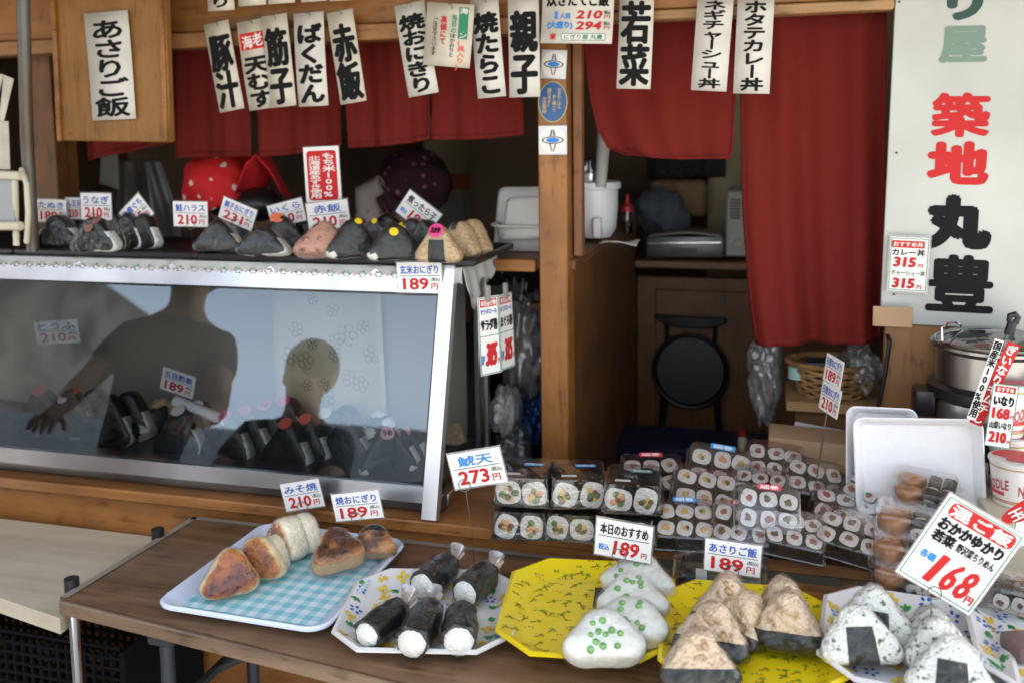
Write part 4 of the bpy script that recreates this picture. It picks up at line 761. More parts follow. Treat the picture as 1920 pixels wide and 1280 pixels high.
i_('fried rice ball seen through the end glass of the case', GENMAI, (858, 850), ZI, 42, 60, dep=1.86, yaw=50, lean=5, e=.8, keep=BAND)
price([(307, 687), (367, 707), (361, 748), (299, 727)], 1.80, '五目酢飯', '189', 'price card reading 五目酢飯 (mixed vinegar rice) 189 inside the case', group='price cards inside the case', slv=False)
price([(62, 602), (145, 600), (150, 640), (70, 648)], 1.86, 'とうふ', '210', 'pale blurred card behind the glass at the left of the case', group='price cards inside the case', slv=False, nb=.02)
mb = MB(); a, b = at(330, 752, 1.78), at(428, 792, 1.74); mb.tube([a, a.lerp(b, .5)+Vector((0, 0, .003)), b], [.013, .011, .014], 0, 10)
for k in range(5): p_ = b+Vector((rnd.uniform(-.02, .02), rnd.uniform(-.01, .02), rnd.uniform(-.005, .02))); mb.tube([b, p_.lerp(b, .3), p_], [.012, .009, .003], 0, 7)
tag(mb.build('paper_roll', WHITEP, None), 'white rolled paper lying on the rice balls inside the case', 'paper roll')
# ------------------------------------------------------------------ table and bench
PW = lambda x, y, z: atz(x, y, z)
bl, fl, fr = PW(358, 972, ZT), PW(115, 1120, ZT), PW(800, 1288, ZT)
d = (fr-fl).normalized(); frr = fl+d*1.75; brr = Vector((.62, 1.612, ZT)); bl.y = 1.612
tb = thing('folding_table', 'folding table with walnut laminate top and metal edge', 'table', (0, 0, 0))
poly = [(fl.x, fl.y), (frr.x, frr.y), (brr.x, brr.y), (bl.x, bl.y)]
MB().prism(poly, ZT-.028, ZT).build('tabletop', TABLEWOOD, tb, smooth=0)
TRIM = M('table_trim', (.34, .31, .26), .4, .3, var=.15)
mb = MB()
for p0, p1 in ((poly[0], poly[3]), (poly[3], poly[2])):
    a, b = Vector((*p0, ZT)), Vector((*p1, ZT)); dd = (b-a).normalized(); n_ = Vector((dd.y, -dd.x, 0)); wd = .012
    mb.add([a-n_*.003+Vector((0, 0, .0015)), b-n_*.003+Vector((0, 0, .0015)), b+n_*wd+Vector((0, 0, .0015)), a+n_*wd+Vector((0, 0, .0015)), a-n_*.003-Vector((0, 0, .03)), b-n_*.003-Vector((0, 0, .03))], [(0, 1, 2, 3), (0, 4, 5, 1)])
mb.build('metal_edge', TRIM, tb, smooth=0)
a, b = Vector((*poly[0], ZT-.014)), Vector((*poly[1], ZT-.014)); dd = (b-a).normalized(); ang = math.atan2(dd.y, dd.x)
MB().box((0, -.004, 0), ((b-a).length, .008, .026), bev=.003).build('edge_band', wood('table_edge', (.1, .06, .035), (.3, .2, .12), 0, .35, 3, .2), tb).matrix_world = Matrix.Translation((a+b)/2) @ Matrix.Rotation(ang, 4, 'Z')
for x in (-.98, .45):
    for y in (1.29, 1.55):
        l = MB().tube([(x, y, ZT-.03), (x, y, .015)], .012, 0, 10).build('leg', DKMETAL, tb)
    MB().box((x, 1.42, ZT-.05), (.05, .3, .04), bev=.004).build('leg_bracket', DKMETAL, tb)
    MB().tube([(x, 1.29, ZT-.2), (x, 1.55, ZT-.2)], .009, 0, 8).build('cross_bar', DKMETAL, tb)
    MB().tube([(x, 1.42, ZT-.2), (x+.28, 1.42, ZT-.04)], .007, 0, 8).build('folding_brace', DKMETAL, tb)
# plywood bench at the left
zbn = .668; f0, f1 = PW(0, 1120, zbn), PW(112, 1158, zbn); b1 = PW(290, 1010, zbn)
bn = thing('plywood_bench', 'pale raw plywood bench board on chrome posts left of the table', 'bench', (0, 0, 0))
dv = (f1-f0).normalized(); P = [tuple((f0-dv*1.0).xy), tuple(f1.xy), (b1.x, 1.612), (f0.x-1.2, 1.612)]
MB().prism(P, zbn-.03, zbn).build('board', PLY, bn, smooth=0)
for (px, py), s in (((300, 1000), 0), ((122, 1105), 1)):
    q = PW(px, py, ZT); c = Vector((q.x+.004, q.y+(.012 if s else -.012), 0))
    po = MB().tube([(c.x, c.y, 0), (c.x, c.y, ZT-.012)], .0095, 0, 12).build('post', CHROME, bn)
    MB().tube([(c.x, c.y, ZT-.014), (c.x, c.y, ZT+.016)], .0125, 0, 12).build('cap', BLACKP, po)
# black mesh crate below
CRM = M('crate_black', (.006, .006, .007), .9, spec=.1); cr = thing('mesh_crate', 'black plastic mesh crate in the dark under the bench', 'crate', (-1.42, 1.50, 0))
for k, (w2, d2, x, y) in enumerate(((.56, .008, 0, -.13), (.56, .008, 0, .1))):
    mb = MB()
    for i in range(29): mb.box((x-.28+.02*i, y, .31), (.006, .006, .5), bev=0)
    for i in range(26): mb.box((x, y-.001, .07+.02*i), (.56, .0055, .006), bev=0)
    mb.build('mesh_side', CRM, cr, smooth=0)
for s in (-1, 1): MB().box((s*.285, -.015, .31), (.01, .24, .51)).build('end_side', CRM, cr)
MB().box((0, -.015, .05), (.56, .22, .01)).build('base', CRM, cr)
# ------------------------------------------------------------------ trays and plates
def shrink(poly, d):
    out = []; n = len(poly)
    for i in range(n):
        p0, p1, p2 = Vector(poly[i-1]), Vector(poly[i]), Vector(poly[(i+1) % n]); a = (p1-p0).normalized(); b = (p2-p1).normalized()
        n1, n2 = Vector((-a.y, a.x)), Vector((-b.y, b.x)); m_ = (n1+n2); m_ = m_/max(.3, m_.dot(n1)) if m_.length > 0 else n1; out.append(tuple(p1+m_*d))
    return out
def dish(rings, th=.003):
    """a shallow dish from outlines (poly, z) running from the outside in; closed with an underside"""
    mb = MB(); n = len(rings[0][0]); vs = []
    for p_, z in rings: vs += [(x, y, z) for x, y in p_]
    k = len(rings); fs = [(i*n+(j+1) % n, i*n+j, (i+1)*n+j, (i+1)*n+(j+1) % n)[::-1] for i in range(k-1) for j in range(n)]
    fs.append(tuple((k-1)*n+j for j in range(n)))
    o = len(vs)
    for p_, z in rings: vs += [(x*.995, y*.995, z-th) for x, y in p_]
    fs += [tuple(o+q for q in f)[::-1] for f in fs]; fs += [(j, (j+1) % n, o+(j+1) % n, o+j) for j in range(n)]
    return mb.add(vs, fs)
def octa(a, b, c): return [(a, -b+c), (a, b-c), (a-c, b), (-a+c, b), (-a, b-c), (-a, -b+c), (-a+c, -b), (a-c, -b)]
def plate(label, ctr, z, a, b, c, rz, mat, kind, seed, rim=.034, rh=.022):
    t = thing('paper_plate', label, 'plate', (ctr[0], ctr[1], z), rz, group='paper plates on the table')
    P0 = octa(a, b, c); P1 = shrink(P0, .006); P2 = shrink(P0, rim); P3 = shrink(P0, rim+.008)
    dish([(P0, rh-.002), (P1, rh), (P2, .0045), (P3, .0035)]).build('plate', mat, t, smooth=30)
    r = random.Random(seed); mb = MB()
    def hz(x, y):
        d_ = min(a-abs(x), b-abs(y), (a+b-c-abs(x)-abs(y))/1.414)
        return d_, (.0035 if d_ > rim+.004 else .0035+(rim+.004-d_)/(rim-.002)*(rh-.004))+.0007
    def leaf(x, y, ang, l, wd, mi):
        pts = []
        for k in range(8):
            q = 2*math.pi*k/8; u, v = l*(.5+.5*math.cos(q)), wd*math.sin(q); X = x+u*math.cos(ang)-v*math.sin(ang); Y = y+u*math.sin(ang)+v*math.cos(ang); d_, h = hz(X, Y)
            if d_ < .005: return
            pts.append((X, Y, h+.0002*mi))
        mb.add(pts, [tuple(range(8))], mi)
    cells = [(x, y) for x in [-a+.02+.027*i for i in range(int(2*a/.027)+1)] for y in [-b+.02+.027*j for j in range(int(2*b/.027)+1)]]
    for x, y in cells:
        x += r.uniform(-.009, .009); y += r.uniform(-.009, .009)
        if hz(x, y)[0] < .006: continue
        if kind == 0:
            m_ = r.choice((0, 0, 1, 1, 2, 2, 2)); a0 = r.random()*6.3
            if m_ == 0:
                for k in range(5): leaf(x+.004*math.cos(a0+k*1.256), y+.004*math.sin(a0+k*1.256), a0+k*1.256, .007, .0026, 0)
            elif m_ == 1:
                for k in range(r.randint(3, 4)): leaf(x, y, a0+(k-1)*.75, .0115, .0028, 1)
            else:
                for k in range(4): leaf(x+.002*math.cos(a0+k*1.57), y+.002*math.sin(a0+k*1.57), a0+k*1.57, .0095, .0042, 2)
                leaf(x, y, a0+2, .004, .0012, 3)
        else:
            for q in range(2):
                x2, y2 = x+r.uniform(-.008, .008), y+r.uniform(-.01, .01)
                m_ = r.choice((0, 1, 2)); a0 = r.uniform(.2, 1.2) if r.random() < .7 else r.uniform(1.4, 2.2)
                if m_ == 0:
                    leaf(x2, y2, a0, .012, .0011, 1)
                    for k in range(4): leaf(x2+.012*math.cos(a0), y2+.012*math.sin(a0), a0+(k-1.5)*.9+.2, .006, .0009, 0)
                elif m_ == 1:
                    for k in range(r.randint(2, 3)): leaf(x2+.006*k, y2+r.uniform(-.002, .002), r.uniform(-.4, .4), .004, .0012, r.choice((2, 1, 3)))
                else:
                    for k in range(5): leaf(x2+.002*k, y2, 1.57+r.uniform(-.4, .4), .005, .0007, 0)
    cs = ([('print_blue', (.02, .13, .5)), ('print_green', (.04, .3, .07)), ('print_sun', (.8, .56, .04)), ('print_rose', (.6, .1, .12))] if kind == 0 else [('palm_green', (.12, .3, .03)), ('palm_brown', (.3, .12, .02)), ('palm_red', (.6, .1, .03)), ('palm_sea', (.25, .45, .25))])
    mb.build('print', [M(n_, c_, .4) for n_, c_ in cs], t, smooth=0)
    return t
WPL = M('white_plate', (.76, .77, .76), .3, coat=.3); YPL = M('yellow_plate', (.85, .66, .01), .3, coat=.3)
def ctr(px, py, z=ZT+.01): q = atz(px, py, z); return (q.x, q.y)
plate('white octagonal plate with blue, green and yellow sprigs under the five nori rolls', ctr(806, 1152), ZT+.004, .140, .132, .05, RAD(12), WPL, 0, 3)
plate('yellow octagonal plate printed with little palms, under the green pea rice balls', ctr(1106, 1158), ZT+.014, .138, .155, .058, RAD(8), YPL, 1, 4)
plate('yellow octagonal plate printed with little palms, under the brown clam rice balls', ctr(1402, 1222), ZT+.024, .128, .150, .05, RAD(4), YPL, 1, 5)
plate('white sprigged plate under the rice balls flecked with greens', ctr(1712, 1250), ZT+.034, .128, .138, .05, RAD(-6), WPL, 0, 6)
plate('white sprigged plate mostly cut off at the right edge', ctr(2000, 1276), ZT+.044, .125, .14, .05, RAD(-4), WPL, 0, 8)
# light blue tray
def rr(a, b, r, n=6): return rpoly(2*a, 2*b, r, n)
c_ = ctr(543, 1082, ZT+.008); bt = thing('plastic_tray', 'pale blue plastic tray with turquoise gingham base holding grilled rice balls', 'tray', (c_[0], c_[1], ZT+.004), RAD(-1.5))
A, Bb = .157, .170
dish([(rr(A, Bb, .036), .017), (rr(A-.004, Bb-.004, .033), .020), (rr(A-.01, Bb-.01, .029), .018), (rr(A-.026, Bb-.026, .02), .005), (rr(A-.03, Bb-.03, .016), .0042)], .004).build('tray', M('pale_blue_plastic', (.64, .72, .88), .25, coat=.4), bt, smooth=50)
mb = MB(); p_ = rr(A-.030, Bb-.032, .014); mb.add([(x, y, .0048) for x, y in p_], [tuple(range(len(p_)))])
mb.build('gingham_print', gingham('gingham', ((.7, .82, .88), (.4, .7, .79), (.2, .56, .68)), .0135), bt, smooth=0)
# ------------------------------------------------------------------ grilled rice balls
GY = 'grilled rice balls on the blue tray'; ZY = ZT+.010
y1 = yaki_mat('grilled_rice_a', (.82, .66, .36), (.44, .125, .007), (.12, .02, .006), .02, .036, 1); y2 = yaki_mat('grilled_rice_b', (.84, .68, .38), (.46, .14, .008), (.13, .025, .007), .022, .037, 5); y3 = yaki_mat('grilled_rice_c', (.86, .79, .58), (.5, .17, .012), (.16, .035, .008), .028, .042, 9)
MI = yaki_mat('miso_rice_ball', (.54, .31, .13), (.4, .16, .04), (.08, .025, .01), .02, .034, 3)
oni('browned glossy triangular rice ball at the front of the blue tray', y1, (434, 1122), ZY, 98, 84, .05, yaw=4, lean=18, e=.52, p=1.85, group=GY)
oni('browned rice ball leaning behind the front one on the blue tray', y2, (482, 1090), ZY, 98, 76, .05, yaw=-24, lean=16, e=.52, p=1.85, group=GY)
oni('small scorched end of a rice ball tucked behind the second one', y3, (508, 1072), ZY, 60, 62, .04, yaw=-34, lean=14, e=.55, p=1.85, group=GY)
oni('half pale rice ball with one browned face, upper middle of the blue tray', y3, (536, 1044), ZY, 88, 72, .055, yaw=-52, lean=8, e=.6, p=1.85, group=GY)
oni('pale grilled rice ball at the back of the blue tray, under the miso yaki card', y3, (568, 1030), ZY, 80, 64, .044, yaw=-55, lean=6, e=.6, p=1.85, group=GY)
oni('flat miso rice ball with a crusty dark top lying on the blue tray', MI, (642, 1078), ZY+.010, 98, 76, .05, yaw=20, lean=62, e=.52, p=1.85, group=GY)
oni('film wrapped grilled rice ball at the right corner of the blue tray', MI, (700, 1054), ZY+.006, 80, 54, .044, yaw=-8, lean=45, e=.55, p=1.85, group=GY, keep=lambda x, y, z: abs(x) < .3 and z > .78)
GP = 'price cards on wire clips over the table'
price([(526, 908), (598, 896), (607, 948), (536, 958)], 1.575, 'みそ焼', '210', 'price card reading みそ焼 (miso yaki) 210 over the blue tray', stem=(572, 968, 1.58), group=GP)
price([(621, 927), (711, 918), (717, 969), (630, 977)], 1.50, '焼おにぎり', '189', 'price card reading 焼おにぎり (yaki onigiri) 189 over the blue tray', stem=(673, 1008, 1.50), group=GP)
# ------------------------------------------------------------------ fried prawn rolls in nori
GR = 'nori rolls with a prawn tail on the white plate'
def roll(label, rp, tp, rpx, tail=True, zt_=0):
    z = ZT+.010; q = atz(*rp, z+.026); k = ppm(q); R0 = rpx/k; p0 = atz(*rp, z+R0); p1 = atz(*tp, z+R0); ax = p1-p0; Ln = ax.length*1.12; ang = math.atan2(ax.y, ax.x)
    t = thing('nori_roll', label, 'rice roll', (p0.x, p0.y, z+R0), ang, group=GR); Rm = Matrix.Rotation(RAD(90), 4, 'Y'); sd = rnd.random()*9
    def cyl(prof, n, amp, fr):
        b = MB(); b.lathe(prof, n, 0, Rm)
        b.v = [tuple(Vector(v)+Vector((0, v[1], v[2])).normalized()*amp*noise.noise(Vector(v)*fr+Vector((sd, 0, 0)))) for v in b.v]; return b
    cyl([(0, -R0*.38), (R0*.45, -R0*.33), (R0*.74, -R0*.16), (R0*.86, R0*.05), (R0*.84, R0*.5)], 30, .0028, 170).build('rice', RICE, t, smooth=60)
    cyl([(R0*.93, -R0*.02), (R0*.985, 0), (R0*1.0, R0*.12), (R0*1.0, Ln*.2), (R0*1.02, Ln*.32), (R0*1.0, Ln*.45), (R0*1.0, Ln*.58), (R0*.97, Ln*.72), (R0*.9, Ln*.86), (R0*.55, Ln), (0, Ln+.002)], 40, .0042, 70).build('nori', NORI, t, smooth=50)
    cyl([(R0*.55, -R0*.42), (R0*.98, -R0*.05), (R0*1.05, R0*.3), (R0*1.06, Ln*.6), (R0*.95, Ln*.92), (R0*.4, Ln+.006)], 36, .006, 95).build('film_wrap', FILM, t, smooth=60)
    if tail:
        b = MB(); L0 = Ln*.94
        for s in (-1, 1): b.tube([(L0, 0, 0), (L0+.014, s*.004, .003), (L0+.03, s*.010, .009)], [.008, .0065, .0025], 0, 8)
        b.build('prawn_tail', SHRIMP, t)
        b = MB(); b.tube([(L0-.004, 0, 0), (L0+.016, 0, .006), (L0+.032, .003, .016)], [.011, .009, .015], 0, 10, cap=False); b.v = [(x, y+.004*noise.noise(Vector((x*90, y*90, z*90))), z) for x, y, z in b.v]; b.build('film_twist', BAG, t, smooth=60)
roll('nori roll at the back left of the white plate, tail towards the blue tray', (792, 1098), (842, 1058), 29)
roll('nori roll at the back right of the white plate under the tall wire price card', (872, 1112), (916, 1074), 29)
roll('nori roll at the front left corner of the white plate', (688, 1190), (748, 1142), 29)
roll('nori roll in the middle of the front row on the white plate', (772, 1206), (806, 1142), 33)
roll('nori roll at the right end of the front row, no tail showing', (860, 1202), (866, 1150), 34, tail=False)
price([(840, 852), (938, 837), (949, 902), (852, 917)], 1.52, '鯱天', '273', 'price card reading 鯱天 273 on a tall wire before the case end', C_, stem=(890, 1066, 1.52), group=GP)
# ------------------------------------------------------------------ rice balls on plates
G1 = 'green pea rice balls on the yellow plate'; Z1 = ZT+.020
for k, (f, lb, ln, wp, hp, yw) in enumerate((((1190, 1135), 'hindmost green pea rice ball, partly under the black titled card', 62, 132, 84, -6), ((1184, 1180), 'second green pea rice ball from the back of the yellow plate', 60, 130, 88, -4), ((1178, 1226), 'third green pea rice ball from the back of the yellow plate', 60, 136, 88, -4), ((1138, 1262), 'frontmost green pea rice ball with peas clustered on its face', 56, 142, 96, 6))):
    oni(lb, SOFTRICE, f, Z1+.006, wp, hp, .05, yaw=yw, lean=ln, e=.6, peas=(12, 15, 13, 18)[k], group=G1, p=1.65, bump=.0008, low=.006)
mb = MB(); q = at(1122, 1128, 1.42); mb.box((0, 0, 0), (.016, .002, .045), bev=.0005); tag(mb.build('nori_sheet', NORI, None, mw=Matrix.Translation(q) @ Matrix.Rotation(RAD(-40), 4, 'X')), 'loose strip of nori sticking out beside the green pea rice balls', 'nori')
price([(1124, 971), (1228, 988), (1216, 1056), (1110, 1035)], 1.44, '本日のおすすめ', '189', 'price card in rounded plastic with black title 本日のおすすめ (recommended today)', K_, style=1, stem=(1155, 1078, 1.45), group=GP)
G2 = 'clam rice balls with a nori band on the yellow plate'; Z2 = ZT+.030
a_ = lambda lb, f, ln, wp, hp, yw, t=.05, z=Z2, rl=0: oni(lb, ASARI, f, z, wp, hp, t, yaw=yw, lean=ln, e=.52, keep=BAND, group=G2, p=2.2, bump=.0042, na=76, nb=40, clams=9, roll=rl)
a_('clam rice ball at the back of the left stack, under the asari card', (1362, 1196), 16, 124, 112, -4)
a_('clam rice ball wedged at an angle in the left stack', (1376, 1206), 20, 104, 92, -38, rl=12)
a_('second clam rice ball from the front in the left stack', (1336, 1246), 24, 134, 104, -8)
a_('frontmost clam rice ball of the left stack, cut by the lower frame edge', (1312, 1302), 26, 142, 104, 10)
a_('clam rice ball at the back of the right stack', (1468, 1192), 14, 108, 106, 4)
a_('front clam rice ball of the right stack with a wide nori band', (1478, 1226), 16, 122, 108, 0, .054)
price([(1326, 1009), (1431, 1024), (1422, 1082), (1317, 1066)], 1.43, 'あさりご飯', '189', 'price card reading あさりご飯 (asari rice) 189 over the clam rice balls', stem=(1372, 1086, 1.43), group=GP)
G3 = 'greens rice balls with a nori square on the white plate'; Z3 = ZT+.040
w_f = lambda lb, f, ln, wp, hp, yw, rl=0: oni(lb, WAKANA, f, Z3, wp, hp, .05, yaw=yw, lean=ln, e=.5, keep=PATCH, group=G3, p=2.15, bump=.0028, na=76, nb=42, roll=rl)
w_f('greens rice ball at the back of the left pair on the white plate', (1640, 1218), 16, 132, 112, -2)
w_f('front greens rice ball of the left pair with a tilted nori square', (1618, 1258), 28, 140, 108, 6, -8)
w_f('hindmost greens rice ball of the right stack with a purple tinge', (1750, 1236), 20, 118, 88, 12)
w_f('middle greens rice ball of the right stack, turned aside', (1766, 1268), 26, 134, 96, 22)
w_f('frontmost greens rice ball of the right stack, cut by the lower frame edge', (1782, 1322), 26, 150, 112, 2)
mw, w_, h_ = rect_px([(1777, 920), (1917, 1003), (1824, 1156), (1684, 1073)], 1.33)
t = thing('price_card', 'large tilted green framed card reading 混ご飯 168 over the greens rice balls', 'price card', mat=mw, group=GP)
MB().box((0, 0, -.0004), (w_, h_, .0008), bev=0).build('card', PAPER, t, smooth=0); mb = MB(); sleeve(mb, w_, h_, .02); mb.build('laminate', SLEEVE, t, smooth=0)
mb = MB(); frame(mb, w_*.95, h_*.95, .0015, G_, .0003)
bar(mb, w_*.02, h_*.37, w_*.84, h_*.17, R_, .0003, .008); put(mb, '混', -w_*.25, h_*.37, w_*.25, h_*.14, W_, .05, z=.0006); put(mb, 'ご', w_*.03, h_*.37, w_*.2, h_*.13, W_, .05, z=.0006); put(mb, '飯', w_*.28, h_*.37, w_*.24, h_*.14, W_, .05, z=.0006)
put(mb, 'おかかゆかり', 0, h_*.2, w_*.84, h_*.14, K_, .06); put(mb, '若菜', -w_*.26, h_*.06, w_*.3, h_*.13, K_, .06); put(mb, '野沢菜ちりめん', w_*.17, h_*.055, w_*.5, h_*.1, K_, .03)
bar(mb, 0, -h_*.02, w_*.9, h_*.006, G_, .0003); put(mb, '各種', -w_*.3, -h_*.17, w_*.2, h_*.09, C_, .05)
for ch, x in (('1', -.13), ('6', .08), ('8', .27)): put(mb, ch, w_*x, -h_*.25, w_*(.1 if ch == '1' else .17), h_*.34, R_, .035, z=.0006, slant=.15)
put(mb, '円', w_*.39, -h_*.37, w_*.1, h_*.09, R_, .05); mb.build('lettering', INKS, t, smooth=0)
q = mw.inverted() @ at(1745, 1158, 1.335); e_ = mw.inverted() @ at(1752, 1110, 1.33); b = MB(); b.tube([(e_.x+.009*math.cos(RAD(s)), e_.y+.009*math.sin(RAD(s)), .0016) for s in range(0, 360, 24)], .0007, 0, 6, closed=True); b.tube([(e_.x, e_.y-.008, .0016), q], .0007, 0, 6); b.build('wire_clip', WIRE, t)
# small sweet on the cut off plate
q = atz(1930, 1226, ZT+.050); o = MB().box((0, 0, .012), (.06, .05, .024), bev=.006, seg=2).build('brown_block', M('brown_block', (.16, .1, .09), .3), None, mw=Matrix.Translation(q) @ Matrix.Rotation(.35, 4, 'Z')); tag(o, 'greyish brown block on the plate at the right edge', 'food')
# ------------------------------------------------------------------ plank shelf, its packs
pk0, pk1 = at(1128, 1008, 1.60), at(1632, 1072, 1.60); ZK = ZC+.004
sp = thing('plank_shelf', 'worn plank shelf carrying the sushi packs, raised on wooden blocks', 'shelf', (0, 0, 0))
MB().box(((xr+.001+pk1.x)/2, 1.79, ZK-.011), (pk1.x-xr-.002, .39, .022), bev=.003).build('plank', PLANK, sp)
for px in (1180, 1592):
    q = at(px, 1085, 1.62); MB().box((q.x, 1.66, (ZT+ZK-.023)/2), (.024, .1, ZK-.023-ZT), bev=.002).build('block', PALEWOOD, sp)
lo = at(1480, 1130, 1.46); lb2 = MB().box((.33, 1.49, ZT+.014), (.66, .15, .026), bev=.004).build('low_board', PLANK, None); tag(lb2, 'low brown plank lying on the table under the fried tofu packs', 'board')
MB().box((.25, 1.88, .36), (1.1, .02, .7)).build('shade_panel', M('painted_shade', (.02, .018, .016), .8), sp)  # near-black sheet stands in for the shade inside the opening
SRICE = M('sushi_rice', (.66, .64, .59), .45, var=.1, vs=170, grain=230)
FILLS = [M('fill_tuna', (.32, .09, .05), .5), M('fill_egg', (.62, .38, .1), .5), M('fill_green', (.07, .16, .03), .5), M('fill_brown', (.13, .05, .02), .5), M('fill_salmon', (.6, .27, .13), .5)]
LBL = {'r': M('label_red', (.62, .03, .05), .4), 'b': M('label_blue', (.03, .28, .62), .4), 'w': M('label_white', (.72, .72, .72), .4), 'g': M('label_teal', (.05, .3, .28), .4)}
def slice_(mb, c, r, l, axis, fill, rr_):
    """one piece of roll: nori jacket (0), rice (1), filling (2..)"""
    R = Matrix.Translation(c) @ (Matrix.Rotation(RAD(90), 4, 'X') if axis == 'y' else Matrix.Identity(4))
    sx = 1+rr_.uniform(-.11, .11); n = 20; R = R @ Matrix.Rotation(rr_.uniform(-.35, .35), 4, 'Z')
    mb.lathe([(r, -l/2), (r*1.0, l/2)], n, 0, R, sx, 2-sx, .75)
    mb.lathe([(r*.93, -l/2-.0004), (r*.93, l/2+.0006), (r*.7, l/2+.0016), (0, l/2+.002)], n, 1, R, sx, 2-sx, .75)
    a0 = rr_.random()*6; m1 = len(fill) == 1; ff = list(fill)*(4 if m1 else 2); ox, oy = rr_.uniform(-.12, .12)*r, rr_.uniform(-.14, .08)*r
    if m1: ff[-1] = rr_.choice((fill[0], fill[0], 3, 2))
    for k, f in enumerate(ff):
        a = a0+2*math.pi*k/len(ff)+rr_.uniform(-.4, .4); d = r*rr_.uniform(.1, .26) if m1 else r*rr_.uniform(.12, .5)
        mb.ell((0, 0, 0), (r*rr_.uniform(.2, .36), r*rr_.uniform(.18, .32), .0012+.0003*k), 2+f, R @ Matrix.Translation((d*math.cos(a)+ox, d*math.sin(a)+oy, l/2+.0022)) @ Matrix.Rotation(rr_.random()*3, 4, 'Z'), 9, 5)
_low = []
GPK = 'clear packs of sushi rolls on the plank'
def lidbox(w_, d_, h_, z0=0): # tapered clear lid with rounded corners and a rim
    mb = MB(); R = [(1.0, z0+.002, .006), (1.03, z0+.0025, .007), (1.03, z0+.005, .007), (.985, z0+.006, .009), (.975, z0+h_*.28, .009), (.955, z0+h_*.34, .01), (.97, z0+h_*.42, .01), (.95, z0+h_*.48, .01), (.965, z0+h_*.56, .01), (.945, z0+h_*.62, .01), (.95, z0+h_*.7, .010), (.93, z0+h_, .012), (.86, z0+h_+.002, .012)]
    n = None; vs = []
    for s, z, r in R: p = rpoly(w_*s, d_*s, r, 4); n = len(p); vs += [(x, y, z) for x, y in p]
    k = len(R); mb.add(vs, [(i*n+j, i*n+(j+1) % n, (i+1)*n+(j+1) % n, (i+1)*n+j) for i in range(k-1) for j in range(n)]+[tuple((k-1)*n+j for j in range(n))]); return mb
